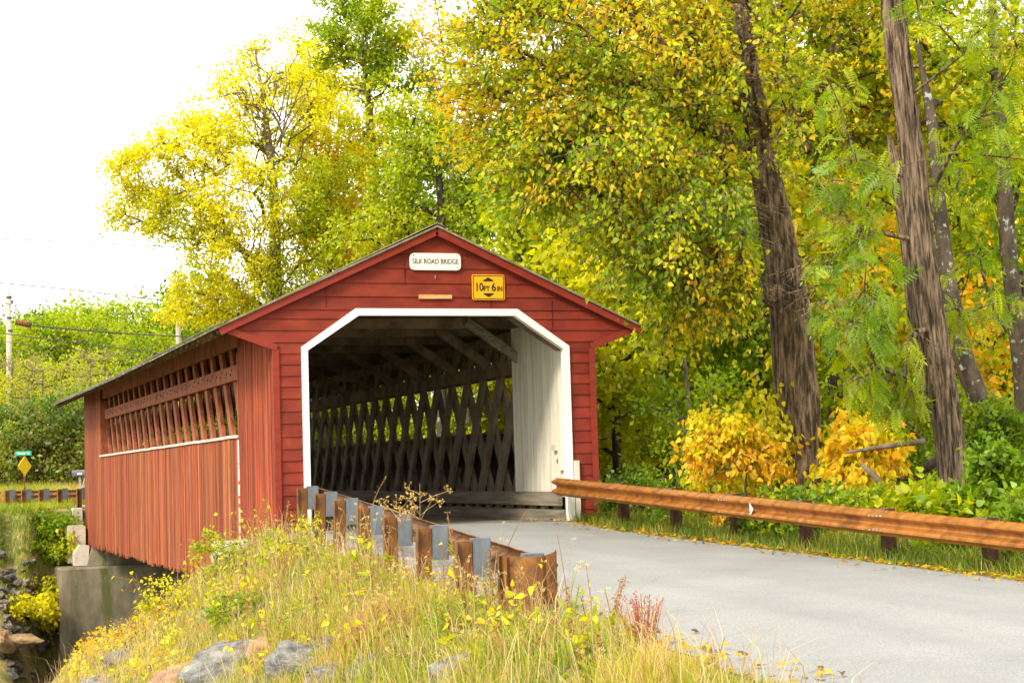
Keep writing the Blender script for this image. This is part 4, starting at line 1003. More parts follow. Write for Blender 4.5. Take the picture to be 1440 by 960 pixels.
D = 62
pts = np.vstack([ground_at(528, D), line([(528, 420, D), (527, 300, D), (524, 230, D), (520, 160, D), (512, 90, D), (508, 20, D)])])
bl = [PB(512, 45, D, 72, 60, 42), PB(468, 70, D, 45, 26, 28), PB(562, 90, D, 50, 36, 45), PB(505, 115, D, 68, 50, 38), PB(505, 0, D, 50, 30, 30), PB(470, 190, D, 62, 46, 55), PB(575, 180, D, 58, 42, 55), PB(520, 250, D, 75, 60, 60), PB(600, 270, D, 60, 40, 60), PB(440, 120, D, 32, 14, 26), PB(595, 130, D, 32, 14, 36), PB(480, 300, D, 60, 36, 50), PB(560, 320, D, 60, 36, 50)]
bigtree('tall_green_tree', 'tallest green topped tree rising above the roof ridge left of centre', pts, [.3, .28, .24, .2, .15, .08, .03], bl, 'ggyyY', .5, 72, size=.13, gap=.08)
D = 56
pts = np.vstack([ground_at(455, D), line([(462, 400, D), (468, 320, D), (452, 250, D), (440, 190, D)])])
bl = [PB(450, 230, D, 55, 32, 50), PB(490, 260, D, 45, 26, 50), PB(470, 320, D, 60, 36, 40), PB(520, 220, D, 40, 18, 50), PB(440, 150, D, 40, 16, 40)]
bigtree('maple_tree', 'thin yellow green tree with upright stems right beside the broad yellow tree', pts, [.1, .09, .08, .06, .03], bl, 'gyYYO', .55, 73, size=.12, gap=.14)
D = 50
pts = np.vstack([ground_at(618, D), line([(620, 420, D), (622, 320, D), (618, 250, D), (612, 180, D)])])
bl = [PB(600, 200, D, 50, 36, 50), PB(640, 240, D, 60, 46, 55), PB(570, 270, D, 50, 34, 45), PB(620, 300, D, 75, 56, 45), PB(690, 290, D, 45, 28, 35), PB(560, 150, D, 25, 10, 25), PB(520, 330, D, 60, 34, 30)]
bigtree('maple_tree', 'green gold maple right behind the roof peak', pts, [.16, .15, .12, .1, .03], bl, 'gyyyY', .48, 74, size=.11, bark='barkdark', gap=.08)
D = 60
pts = np.vstack([ground_at(635, D), line([(634, 420, D), (636, 300, D), (634, 200, D), (630, 120, D), (622, 60, D), (612, 0, D)])])
bl = [PB(610, 30, D, 38, 12, 35), PB(650, 60, D, 38, 11, 40), PB(600, 80, D, 35, 8, 40), PB(640, 130, D, 35, 8, 45), PB(590, 190, D, 28, 9, 28)]
bare = [([at(634 - 3 * k % 5, 150 + 8 * k, 60), at(625 + (k - 4) * 9, 90 + 4 * k, 60), at(620 + (k - 4) * 14, 20 + abs(k - 4) * 10, 60)], [.03, .018, .007]) for k in range(10)]
bigtree('sparse_tree', 'nearly bare thin grey tree with pink orange leaf tips above the roof peak', pts, [.11, .1, .09, .08, .06, .04, .015], bl, 'YOOR', .6, 75, size=.11, per=26, extra_tubes=bare)
D = 66
for px, top, lab, seq, sd_ in ((455, 330, 'low orange yellow tree peeking over the roof left of the ridge', 'yYOO', 76), (560, 330, 'low green tree peeking over the roof just left of the ridge', 'Ggyy', 77), (680, 190, 'pale green tree between the maple and the big overhanging branches', 'gyyY', 78)):
    pts = np.vstack([ground_at(px, D), line([(px, 450, D), (px + 4, top + 60, D), (px - 3, top + 10, D)])])
    bigtree('roadside_tree', lab, pts, [.14, .12, .08, .03], [PB(px, top + 60, D, 60, 46, 50), PB(px + 20, top + 110, D, 70, 46, 50), PB(px - 30, top + 120, D, 55, 34, 40)], seq, .45, sd_, size=.14)

# ---- greenery on the bridge's far right bank, seen through the lattice
rg = np.random.default_rng(88)
for i in range(24):
    d = rg.uniform(50, 74); px = 330 + 18 * i + rg.uniform(-12, 12); p = at(px, 640, d)
    if p[0] < 5: p[0] = 5 + rg.uniform(0, 2)
    z_ = float(H(p[0], p[1])) - .2
    place(deep[(i + 1) % 3], (p[0], p[1], z_), rg.uniform(.42, .55), rg.uniform(0, 6.28), 'bank_tree', 'small leafy tree on the far bank seen through the open lattice', 'tree', 'small trees behind the lattice')
for i in range(12):
    p = np.array([rg.uniform(9, 14), 6 + i * 2.4, 0]); z_ = float(H(p[0], p[1]))
    place(lowp[i % 2], (p[0], p[1], z_ - .3), rg.uniform(1.0, 1.35), rg.uniform(0, 6.28), 'bank_bush', 'green bush beside the right wall of the bridge seen through the lattice', 'bush', 'bushes beside the right wall of the bridge')

# ------------------------------------------------------------------ wooded hill on the left
def fit_height(p, z_, h, s_, lim=None):
    """shrink a hill tree so that the wood's outline keeps the height of the real hill"""
    for _ in range(30):
        u_, v_, _d = proj((p[0], p[1], z_ + h * s_))
        if v_ > (np.interp(u_, [-60, 0, 60, 110, 180, 225, 300, 420], [470, 457, 441, 424, 410, 418, 395, 395]) if lim is None else lim): return s_
        s_ *= .93
    return 0
hillp = [(proto(121, 11, 4.4, 'DGggy', .5, .26, 170, 44), 'rounded green tree on the distant hillside', 'green trees on the distant hillside'),
         (proto(122, 12, 4.4, 'Ggyyy', .5, .26, 170, 44), 'yellow green tree on the distant hillside', 'yellow green trees on the distant hillside'),
         (proto(123, 10, 4.2, 'yYYOO', .45, .30, 150, 44), 'golden orange tree on the distant hillside', 'golden trees on the distant hillside'),
         (proto(124, 15, 3.2, 'DDC', .5, .24, 170, 44, conifer=True), 'dark bluish conifer on the distant hillside', 'dark conifers on the distant hillside')]
rg = np.random.default_rng(5)
for i in range(250):
    f = rg.uniform(0, 1); d = 100 + 160 * f ** .8; px = rg.uniform(-40, 420); p = at(px, 600, d)
    z_ = float(H(p[0], p[1])); k = rg.choice(4, p=[.36, .36, .17, .11])
    if px > 120 and px < 260 and d > 200 and rg.random() < .25: k = 3
    pr, lab, gp = hillp[k]; sc_ = fit_height(p, z_ - 1.0, (11.3, 12.3, 10.3, 15)[k], rg.uniform(.65, 1.15))
    if sc_ < .25: continue
    place(pr, (p[0], p[1], z_ - 1.0), sc_, rg.uniform(0, 6.28), 'hillside_tree', lab, 'tree', gp)
# thicket and hedge between road and hill
hp = [proto(131, 5.5, 2.6, 'TTByg', .35, .15, 120, 30), proto(132, 4.2, 2.4, 'GTgyT', .45, .15, 120, 44), proto(133, 7, 2.8, 'BTTTy', .45, .11, 150, 26), proto(134, 6, 2.8, 'yYYL', .5, .17, 100, 34)]
for i, (px, d, k, s_, lab) in enumerate([
    (18, 84, 2, 1.1, 'brown twiggy half bare tree beside the utility pole'), (62, 80, 2, 1.0, 'grey brown thicket tree above the street sign'), (105, 82, 2, .95, 'brownish thin leafed tree beside the far roof corner'), (-25, 80, 3, .95, 'yellow bush tree cut by the left edge'), (40, 92, 3, 1.0, 'bright yellow tree behind the brown thicket'), (130, 95, 3, 1.1, 'yellow tree just over the far roof corner'), (90, 100, 1, .9, 'green tree behind the brown thicket'), (0, 98, 1, .9, 'green tree behind the utility pole'),
    (150, 88, 2, 1.0, 'brown thicket tree behind the roof edge'), (190, 100, 3, 1.1, 'golden tree over the roof edge'),
    (2, 70, 1, .80, 'green hedge bush at the left edge behind the yellow sign'), (30, 69, 1, .85, 'green hedge bush right behind the yellow sign'), (58, 70, 1, .95, 'green hedge bush between sign and mailbox'), (84, 69, 1, 1.0, 'dark green hedge bush left of the mailbox'), (110, 70, 1, 1.05, 'green hedge bush behind the mailbox'), (140, 70, 1, 1.05, 'green hedge bush behind the bridge end'), (-25, 70, 1, .9, 'green hedge bush outside the left end of the rail'),
    (170, 70, 1, 1.05, 'green bush hidden behind the far side of the bridge')]):
    p = at(px, 640, d); z_ = float(H(p[0], p[1]))
    s_ = fit_height(p, z_, (5.7, 4.4, 7.2, 6.2)[k], s_, 470 + (i % 4) * 12)
    place(hp[k], (p[0], p[1], z_ - .3), s_, i * 1.7, 'roadside_bush', lab, 'bush', 'bushes beyond the far road', 'barkgrey')

# ------------------------------------------------------------------ poles, wires, signs, mailbox
pb = at(14, 660, 88); pb[2] = float(H(pb[0], pb[1])); ptop = at(12, 409, 88)
g = thing('utility_pole', 'pale wooden utility pole with crossarm at the left edge', 'utility pole', tuple(pb))
m_ = MB(); m_.tube([(0, 0, -1), (ptop[0] - pb[0], ptop[1] - pb[1], ptop[2] - pb[2])], [.17, .115], 10); m_.sm = True; obj('pole', m_, 'pole', g)
ca = at(12, 426, 88) - pb
m_ = MB(); m_.beam(ca + RT * .22 - np.array([0, .1, 0]), ca - RT * 1.9 - np.array([0, .1, 0]), .09, .11); obj('crossarm', m_, 'pole', g)
m_ = MB(); q = at(17, 425, 87.8) - pb; m_.tube([q - [0, 0, .08], q + [0, 0, .12]], [.07, .05], 8); obj('insulator', m_, 'wire', g)
for yb in (418, 447, 465):
    m_ = MB(); q = at(12.6 + (yb - 410) * .02, yb, 88) - pb; m_.tube([q - [0, 0, .05], q + [0, 0, .05]], [.155, .155], 10); obj('pole_band', m_, 'wire', g)
pb2 = at(252, 600, 100); pb2[2] = float(H(pb2[0], pb2[1])); pt2 = at(250, 430, 100)
g = thing('utility_pole', 'short pale pole standing between the roof edge and the yellow tree', 'utility pole', tuple(pb2))
m_ = MB(); m_.tube([(0, 0, -1), tuple(pt2 - pb2)], [.17, .13], 10); obj('pole', m_, 'pole', g)
m_ = MB(); q = at(250, 438, 99.7) - pb2; m_.tube([q - [0, 0, .12], q + [0, 0, .12]], [.16, .16], 8); obj('pole_collar', m_, 'wire', g)
wires = [((-60, 288, 70), (75, 306, 74), (210, 327, 80), .010, 'faint highest wire sloping down toward the yellow tree'), ((-60, 333, 70), (140, 342, 72), (420, 356, 74), .019, 'long dark wire crossing the sky at the height of the yellow tree'),
         ((-60, 393, 66), (150, 413, 70), (420, 447, 76), .021, 'wire passing above the utility pole toward the roof'), ((44, 457, 60), (150, 467, 66), (280, 474, 74), .026, 'thick pale cable leading right from the brown splice cover'),
         ((-60, 461, 70), (110, 482, 74), (235, 498, 80), .020, 'thin dark wire below the thick cable'), ((-60, 472, 78), (80, 489, 80), (240, 507, 84), .014, 'lowest thin wire over the brown thicket')]
for a, b, c, r_, lab in wires:
    A, B, C_ = (at(*q) for q in (a, b, c)); pts = []
    for t_ in np.linspace(0, 1, 25):
        # quadratic through the three points
        pts.append(A * (1 - t_) * (1 - 2 * t_) + B * 4 * t_ * (1 - t_) + C_ * t_ * (2 * t_ - 1))
    base = A; m_ = MB(); m_.tube([p - base for p in pts], [r_] * 25, 5); obj('overhead_wire', m_, 'wire', label=lab, cat='wire', loc=tuple(base), group='overhead wires across the valley')
A = at(22, 452.5, 60); B = at(44, 457, 60); m_ = MB(); m_.tube([A - A, (B - A) * .3, (B - A) * .9, B - A], [.07, .10, .08, .03], 10)
for k in range(10):
    q = (B - A) * (k + .5) / 10; m_.tube([q - [0, 0, .0], q + [0, 0, .0] + (B - A) * .03], [.11, .11], 8)
obj('splice_cover', m_, 'rust', label='ribbed brown cover at the end of the thick cable beside the pole', cat='cable cover', loc=tuple(A))
# street name sign + yellow diamond
sb = at(36, 692, 60); sb[2] = float(H(sb[0], sb[1]))
g = thing('road_sign', 'yellow diamond sign on a thin post under a green street name plate', 'road sign', tuple(sb))
st_ = at(33, 631, 60) - sb
m_ = MB(); m_.beam((0, 0, -.2), tuple(st_), .06, .06, up=(0, 1, 0)); obj('post', m_, 'rust', g)
ux = np.array([RT[0], RT[1], 0]); ux /= np.linalg.norm(ux); fy = np.array([-ux[1], ux[0], 0])
def plate(poly, c, u, n_, th=.02):
    m_ = MB(); k = len(poly); vs = [c + u * a + np.array([0, 0, 1]) * b - n_ * th for a, b in poly] + [c + u * a + np.array([0, 0, 1]) * b for a, b in poly]
    m_.add(vs, [tuple(range(k)), tuple(range(2 * k - 1, k - 1, -1))] + [(i, i + k, (i + 1) % k + k, (i + 1) % k) for i in range(k)]); return m_
ca_ = math.cos(R(64)); sa_ = math.sin(R(64)); ud = ux * ca_ + fy * sa_; nd = -ux * sa_ + fy * ca_
cd = at(34.5, 655, 59.9) - sb
obj('diamond_plate', plate([(0, -.34), (.34, 0), (0, .34), (-.34, 0)], cd, ud, nd), 'diamond', g)
cn = at(33, 637, 59.9) - sb
pl_ = obj('name_plate', plate([(-.28, -.075), (.28, -.075), (.28, .075), (-.28, .075)], cn, ux, fy, .02), 'signgreen', g)
tme = text_mesh('Becker St', .13, .002, .85); o = obj('lettering', tme, 'signwhite', pl_, loc=tuple(cn - fy * .026)); o.rotation_euler = (0, 0, math.atan2(ux[1], ux[0]))
mbp = at(113, 690, 62); mbp[2] = float(H(mbp[0], mbp[1]))
g = thing('mailbox', 'dark mailbox on a crooked post beside the far end of the bridge', 'mailbox', tuple(mbp))
q = at(112, 665, 62) - mbp
m_ = MB(); prof = [(-.11, -.1), (.11, -.1), (.11, .03), (.08, .09), (0, .115), (-.08, .09), (-.11, .03)]
k = len(prof); vs = [q - ux * .26 + fy * a + np.array([0, 0, b]) for a, b in prof] + [q + ux * .26 + fy * a + np.array([0, 0, b]) for a, b in prof]
m_.add(vs, [tuple(range(k)), tuple(range(2 * k - 1, k - 1, -1))] + [(i, i + k, (i + 1) % k + k, (i + 1) % k) for i in range(k)]); bx_ = obj('box', m_, 'mailbox', g)
m_ = MB(); m_.beam(q - ux * .05 - fy * .125 + [0, 0, -.02], q + ux * .12 - fy * .125 + [0, 0, -.02], .01, .05); obj('flag', m_, 'signwhite', bx_)
m_ = MB(); m_.beam((0, 0, -.1), tuple(q + [0, 0, -.1]), .07, .07, up=(0, 1, 0)); m_.beam(q * [1, 1, .3] , q + ux * .2 - [0, 0, .1], .04, .04, up=(0, 1, 0)); obj('post', m_, 'pole', g)

# ------------------------------------------------------------------ rocks
def rock_mesh(seed, sx, sy, sz, rough=.12, slab=.0):
    import bmesh
    rg = np.random.default_rng(seed); bm = bmesh.new()
    for v_ in unit(rg.normal(size=(16, 3))) * rg.uniform(.75, 1.1, (16, 1)): bm.verts.new(v_)
    r_ = bmesh.ops.convex_hull(bm, input=bm.verts[:]); bmesh.ops.delete(bm, geom=[g_ for g_ in r_['geom_interior'] if isinstance(g_, bmesh.types.BMVert)], context='VERTS')
    bmesh.ops.bevel(bm, geom=bm.edges[:], offset=.07, segments=1, affect='EDGES', profile=.5)
    bmesh.ops.triangulate(bm, faces=bm.faces[:])
    for _ in range(2): bmesh.ops.subdivide_edges(bm, edges=bm.edges[:], cuts=1, use_grid_fill=True)
    for v_ in bm.verts:
        p = v_.co * 2.1 + Vector((seed * 3.3, 0, 0)); n_ = mnoise.fractal(p, 1.0, 2.0, 4); st = mnoise.noise(Vector((p.x * .3, p.y * .3, p.z * 3.5)))
        v_.co *= 1 + rough * n_ + slab * st
        v_.co = Vector((v_.co.x * sx, v_.co.y * sy, v_.co.z * sz))
    me = bpy.data.meshes.new('rock'); bm.to_mesh(me); bm.free(); return me
def on_ground(px, py, d0=9.0):
    d = d0; p = at(px, py, d)
    while d < 60 and p[2] > float(H(p[0], p[1])) + .02: d += .12; p = at(px, py, d)
    return p, d
def rock(seed, px, py, d, sx, sy, sz, rot, material, label, dz=0.0, slab=.06):
    p, d2 = on_ground(px, py); k_ = min(1.6, d2 / d); k_ *= 1.35; sx, sy, sz = sx * k_, sy * k_, sz * k_; me = rock_mesh(seed, sx, sy, sz, .16, slab)
    o = obj('boulder', me, material, label=label, cat='rock', group='big rocks on the near bank', loc=(p[0], p[1], p[2] + dz)); o.rotation_euler = tuple(R(a) for a in rot); return o
rock(1, 332, 938, 17.0, .42, .35, .17, (12, -22, 20), 'rock', 'long grey slanting slab of layered rock at the bottom edge')
rock(2, 428, 945, 16.2, .36, .32, .20, (8, -12, 40), 'rock', 'pale grey rock right of the slanting slab')
rock(3, 470, 958, 15.6, .22, .25, .15, (-8, 10, 10), 'rock', 'small pale rock at the bottom edge left of centre')
rock(4, 640, 950, 13.4, .24, .26, .09, (10, -20, 30), 'rock', 'flat light grey rock poking out of the grass at bottom centre')
rock(5, 262, 950, 17.6, .34, .28, .14, (10, -18, 5), 'rockred', 'reddish brown rock left of the slanting slab')
rock(6, 380, 915, 18.4, .26, .22, .13, (0, -15, 60), 'rockred', 'small rust stained rock above the slanting slab')
rock(7, 160, 952, 20, .36, .3, .13, (10, -20, 5), 'rock', 'mossy grey rock under the yellow vine leaves')
rock(8, 166, 930, 21, .2, .2, .12, (0, -10, 50), 'rockdark', 'dark rock with a hollow among the yellow vine leaves')
rock(9, 490, 905, 17.3, .2, .2, .12, (5, -15, 80), 'rock', 'half buried pale rock in the grass above the bottom rocks')
rock(10, 290, 875, 20.5, .18, .2, .13, (5, -15, 20), 'rock', 'grey stone showing between vine leaves below the skirt boards')
rock(11, 455, 925, 16.9, .16, .14, .10, (25, -35, 20), 'rockdark', 'dark wedge shaped stone between the pale rocks')
rock(12, 520, 935, 15.9, .26, .2, .10, (5, -10, 0), 'rock', 'low grey stone in the grass right of the pale rocks')
srock = []
for k in range(6):
    me = rock_mesh(50 + k, 1, .8, .55, .18, .05); me.materials.append(M['rockdark' if k % 3 else 'rock']); srock.append(me)
rg = np.random.default_rng(4)
def srk(x, y, s_, k, lab, gp):
    o = bpy.data.objects.new('stream_rock', srock[k % 6]); COL.objects.link(o); o.location = (x, y, float(H(x, y)) + s_ * .15); o.scale = (s_, s_, s_ * rg.uniform(.7, 1.2)); o.rotation_euler = (rg.uniform(-.4, .4), rg.uniform(-.4, .4), rg.uniform(0, 6.28))
    o['label'] = lab; o['category'] = 'rock'; o['group'] = gp
for i in range(110):
    px = rg.uniform(-10, 100); y = rg.uniform(17.5, 20.8) if i < 75 else rg.uniform(14, 17.5)
    X0 = CAM[0] + (y - CAM[1]) * math.tan(YAW + math.atan((px - 720) / FPX))
    srk(X0, y, rg.uniform(.15, .42), i, 'dark brown rock in the jumble along the stream below the abutment', 'stream rocks at the lower left')
for i in range(150):
    px = rg.uniform(-10, 62); y = rg.uniform(22.0, 26.0); X0 = CAM[0] + (y - CAM[1]) * math.tan(YAW + math.atan((px - 720) / FPX))
    srk(X0, y, rg.uniform(.10, .26), i, 'small grey stone on the far bank below the distant rail', 'grey stones on the far bank')
for (px, d, s_, mt, lab) in ((15, 47.5, (.85, .5, .26), 'rockbrown', 'long flat golden brown rock just above the stream'), (-6, 47.2, (.45, .5, .5), 'rockbrown', 'tall brown rock cut by the left edge above the stream')):
    p = at(px + 8, 900 if s_[2] < .4 else 902, d); o = obj('boulder', rock_mesh(91 + int(d * 10) % 7, *s_, .10, .03), mt, label=lab, cat='rock', loc=tuple(p)); o.rotation_euler = (0, 0, R(-15))

# ------------------------------------------------------------------ grass (mesh blades), weeds, vines
def blades(name, P, h, w, C, bend=.5, label=None, cat='grass'):
    n = len(P); rg = RNG; a = rg.uniform(0, 6.283, n); side = np.stack([np.cos(a), np.sin(a), 0 * a], 1); b = rg.uniform(0, 6.283, n); dr = np.stack([np.cos(b), np.sin(b), 0 * b], 1) * (rg.uniform(.1, 1, n) * bend)[:, None]
    hv = h[:, None]; up = np.array([0, 0, 1.0]); V = np.empty((n, 5, 3)); sw = side * (w / 2)[:, None]
    V[:, 0] = P - sw; V[:, 1] = P + sw; m = P + up * hv * .6 + dr * hv * .3; V[:, 2] = m + sw * .75; V[:, 3] = m - sw * .75; V[:, 4] = P + up * hv * (1 - .25 * np.linalg.norm(dr, axis=1, keepdims=True)) + dr * hv
    o = np.arange(n)[:, None] * 5
    return obj(name, np_mesh(name, V.reshape(-1, 3), [np.array([0, 1, 2, 3])[None] + o, np.array([3, 2, 4])[None] + o], tint=np.repeat(C, 5, 0)), 'blade', label=label, cat=cat, kind='stuff')
def nfield(P, sc, seed): return np.array([mnoise.noise(Vector((p[0] * sc, p[1] * sc, seed))) for p in P])
GP = np.array([(.12, .21, .02), (.25, .31, .022), (.40, .40, .035), (.54, .42, .10), (.46, .27, .10)])
def gcol(t):
    x = np.clip(t, 0, .999) * 4; i = x.astype(int); f = (x - i)[:, None]; return GP[i] * (1 - f) + GP[i + 1] * f
def Hp(x, y): return H(x, y) + (rnoise(x, y, .55) * .13 + rnoise(x, y, 1.9, 4.) * .05) * np.clip(ss(-2.5, -3.3, x - .09 * np.clip(y, -30, 0) - .3 * ss(-12.3, -14.5, y)) + ss(2.0, 3.2, x), 0, 1) - .01
rg = np.random.default_rng(12)
def sample(n, x0, x1, y0, y1, fn):
    x = rg.uniform(x0, x1, n); y = rg.uniform(y0, y1, n); k = fn(x, y); x, y = x[k], y[k]; return np.stack([x, y, Hp(x, y) - .02], 1)
ledge = lambda y: -2.62 + .085 * np.clip(y, -30, 0) + .42 * ss(-12.3, -14.5, y)
def near_ok(x, y):   # inside the wedge the camera could see
    P = np.stack([x, y, np.zeros_like(x)], 1); u_, v_, z_ = proj(P); return (x < ledge(y) + .12 * np.sin(y * 3.1)) & (z_ > 6) & (u_ > -60) & (u_ < 1500)
P = sample(150000, -8.2, -2.3, -21, .6, near_ok)
cl = nfield(P, .8, 3.0); cl2 = nfield(P, 2.6, 8.0); s_ = np.clip((ledge(P[:, 1]) - P[:, 0]), 0, 6)
keep = rg.random(len(P)) < np.clip(.75 + cl2 * .9 - .28 * np.clip(s_ - 1.4, 0, 2.2) * (P[:, 1] > -13), .05, 1); P, cl, cl2, s_ = P[keep], cl[keep], cl2[keep], s_[keep]
h = (.13 + .16 * rg.random(len(P)) + .16 * np.clip(cl + .2, 0, 1)) * (1 - .35 * ss(-9, -3, P[:, 1])) * (.55 + .45 * ss(0, .5, s_))
col = gcol(.42 + cl * .55 + cl2 * .35 + rg.normal(0, .26, len(P))) * rg.uniform(.8, 1.15, (len(P), 1))
blades('grass', P, h, rg.uniform(.006, .012, len(P)), col, .8, 'yellow green rough grass over the near bank in front of the rail')
def right_ok(x, y):
    P = np.stack([x, y, np.zeros_like(x)], 1); u_, v_, z_ = proj(P); return (x > 1.93 + .3 * ss(-3, 0, y) + .05 * np.sin(y * 5)) & (u_ < 1500)
P = sample(52000, 1.9, 5.5, -15, 1.5, right_ok); cl = nfield(P, .9, 5.0)
h = .05 + .20 * rg.random(len(P)) ** 1.5 + .22 * np.clip(P[:, 0] - 1.95, 0, 1) * (.7 + cl)
blades('verge_grass', P, h, rg.uniform(.007, .012, len(P)), gcol(.14 + cl * .7 + rg.normal(0, .26, len(P))) * rg.uniform(.55, 1.0, (len(P), 1)), .8, 'green grass strip along the right edge of the road')
P = sample(60000, -13, -2.8, 22.5, 31, lambda x, y: (x < -2.9 - .24 * np.clip(y - 28, 0, 9)) | (y < 26.5)); P = P[(P[:, 0] < -3.75) | (P[:, 1] > 28)]
cl = nfield(P, .5, 1.0); kp = rg.random(len(P)) < ss(24.2, 26.4, P[:, 1] + cl); P = P[kp]; cl = cl[kp]
blades('bank_grass', P, .12 + .22 * rg.random(len(P)), rg.uniform(.012, .022, len(P)), gcol(.34 + cl * .8 + rg.normal(0, .14, len(P))), .9, 'lush grass on the far bank below the distant rail')
P = sample(30000, -14, 4, 36.2, 43, lambda x, y: x < 9); cl = nfield(P, .4, 2.0)
blades('tall_grass', P, .5 + .5 * rg.random(len(P)), rg.uniform(.015, .03, len(P)), gcol(.62 + cl * .6 + rg.normal(0, .15, len(P))), .6, 'tall straw coloured grass beyond the far road')

# fallen leaves along the road edges
n_ = 1500
y = rg.uniform(-17, .3, n_); x = 1.80 + np.abs(rg.normal(0, .22, n_)) * np.where(rg.random(n_) < .85, 1, -1.1) + .3 * ss(-3, 0, y)
P = np.stack([x, y, np.maximum(Hp(x, y), np.where(x < 2, .027 * y, -9)) + .016 + .02 * rg.random(n_)], 1)
k2 = 900; y2 = rg.uniform(-20, -9, k2); x2 = ledge(y2) + np.abs(rg.normal(0, .3, k2)) * np.where(rg.random(k2) < .5, 1, -1); P2 = np.stack([x2, y2, np.maximum(Hp(x2, y2), .027 * y2) + .02 + .03 * rg.random(k2)], 1)
P = np.concatenate([P, P2]); n_ = len(P)
obj('fallen_leaves', leaf_mesh('fallen_leaves', P, rg.normal(size=(n_, 3)) * [1, 1, .15], rg.normal(0, .25, (n_, 3)) + [0, 0, 1], rg.uniform(.03, .075, n_), pal('BBOOY', rg.random(n_)) * rg.uniform(.7, 1.1, (n_, 1)), 'broad'), 'leaf', label='orange brown fallen leaves scattered along the road edges', cat='leaf litter', kind='stuff')

# vine leaves over the lower left bank
def vines(name, label, n, region, size, seq, mix, hgt, seed, kind='broad'):
    rg = np.random.default_rng(seed); px = rg.uniform(region[0], region[1], n * 3); x = rg.uniform(-9.5, -2.9, n * 3); y = rg.uniform(-13, 1.4, n * 3)
    z_ = Hp(x, y); P = np.stack([x, y, z_], 1); u_, v_, _ = proj(P)
    f = region[4](u_, v_); k = (rg.random(len(P)) < f) & (u_ > region[0]) & (u_ < region[1]) & (v_ > region[2]) & (v_ < region[3]); P = P[k][:n]
    cl = nfield(P, 1.5, 6.0); P[:, 2] += rg.random(len(P)) * hgt * np.clip(.5 + cl * 1.5, .12, 1.3)
    T = rg.normal(size=P.shape) * .7 + np.array([0, 0, -.6]); Nn = rg.normal(size=P.shape) * .6 + np.array([-.25, -.45, .7])
    S = size * rg.uniform(.6, 1.3, len(P)); C = pal(seq, mix + cl * .9 + rg.normal(0, .2, len(P))) * rg.uniform(.75, 1.2, (len(P), 1))
    return obj(name, leaf_mesh(name, P, T, Nn, S, C, kind), 'leaf', label=label, cat='vine leaves', kind='stuff')
vines('vine_leaves', 'bright yellow vine leaves carpeting the lower left bank', 13000, (85, 480, 780, 965, lambda u_, v_: np.clip(1.1 - (u_ - 100) / 330 - .1, 0, 1) * .9), .064, 'gyYYLLO', .55, .26, 61, 'lobed')
vines('creeper_leaves', 'long hanging yellow green leaves just below the skirt boards', 3000, (225, 470, 745, 900, lambda u_, v_: np.clip(1.2 - np.abs(u_ - 320) / 110, 0, 1)), .085, 'gyyYY', .5, .36, 62, 'narrow')
vines('low_weeds', 'broad leafed green weeds mixed into the bank grass', 3500, (330, 950, 740, 965, lambda u_, v_: .5 + 0 * u_), .045, 'GgyyYO', .45, .2, 63, 'lobed')
# leafy green plants on the far bank left of the abutment
rg = np.random.default_rng(15)
for i, (px, py, lab, seq) in enumerate(((70, 800, 'deep green creeper clump against the left side of the far abutment', 'Gggy'), (68, 845, 'green leafy clump low against the far abutment', 'Gggy'), (58, 850, 'yellow green clump left of the far abutment', 'gyyY'), (38, 868, 'yellow leafed clump on the far bank at the left edge', 'yYYL'), (60, 880, 'yellow orange clump just above the flat brown rock', 'yYYO'), (92, 770, 'yellow weeds beside the stepped wing pier', 'yYY'), (70, 765, 'green weeds above the creeper clump', 'ggy'))):
    d = 44.0; p = at(px, py, d)
    # settle on the sloping bank along the same line of sight
    for _ in range(90):
        if p[2] < float(H(p[0], p[1])) + .15: break
        d += .15; p = at(px, py, d)
    g0 = np.array([p[0], p[1], float(H(p[0], p[1]))]); tg = blob_points([(p[0], p[1] - .2, g0[2] + .3, .5 + .12 * (i % 4), .6, .30 + .10 * (i % 3), 40)], rg, 0, i, .1)
    P_, T_, N_, S_, C_, tw = leaves_for(tg, rg, per=40, twigs=4, tl=.3, size=.12, seq=seq, mix=.5, spread=.9, up=.5, droop=.2, seed=i, jit=.08)
    root = thing('bank_plant', lab, 'plant', tuple(g0), 'leafy clumps beside the far abutment')
    obj('stem', tubes_mesh('stem', [([np.array([0, 0, -.1]), q - g0], [.02, .006]) for q in tg[:12]], 4), 'stem', root)
    obj('foliage', leaf_mesh('foliage', P_ - g0, T_, N_, S_, C_, 'simple'), 'leaf', root)

# small leafy shrubs that break the bank's outline
for i, (px, py, hpx, wpx, n_, seq, lab) in enumerate(((268, 812, 60, 24, 16, 'GGgg', 'small deep green shrub under the skirt boards of the bridge'), (300, 815, 62, 34, 22, 'gyyY', 'yellow green shrub below the near end of the skirt boards'), (345, 812, 78, 32, 22, 'yyYY', 'yellow leafed shrub before the white strip of the side wall'),
        (395, 800, 62, 30, 18, 'gyYY', 'low yellow shrub at the foot of the corner board'), (428, 790, 60, 26, 14, 'yYYL', 'bright yellow sprig left of the first rail post'), (235, 868, 56, 36, 22, 'yYYL', 'yellow leafed shrub hanging over the stream bank'), (180, 905, 46, 38, 22, 'YYLO', 'golden low shrub at the lower left bank edge'),
        (330, 872, 48, 40, 20, 'gyyY', 'green yellow shrub in the middle of the bank'), (410, 880, 40, 30, 14, 'gyYO', 'small mixed leaf shrub above the bottom rocks'))):
    shrub_d = on_ground(px, py)[1]
    shrub('bank_shrub', lab, px, shrub_d, hpx, wpx, n_, dict(per=36, twigs=4, tl=.22, size=.055, seq=seq, mix=.5, spread=.9, up=.4, droop=.35, nscale=1.2, jit=.04), 300 + i, 'small shrubs on the near bank', kindleaf='lobed' if i % 2 else 'narrow')
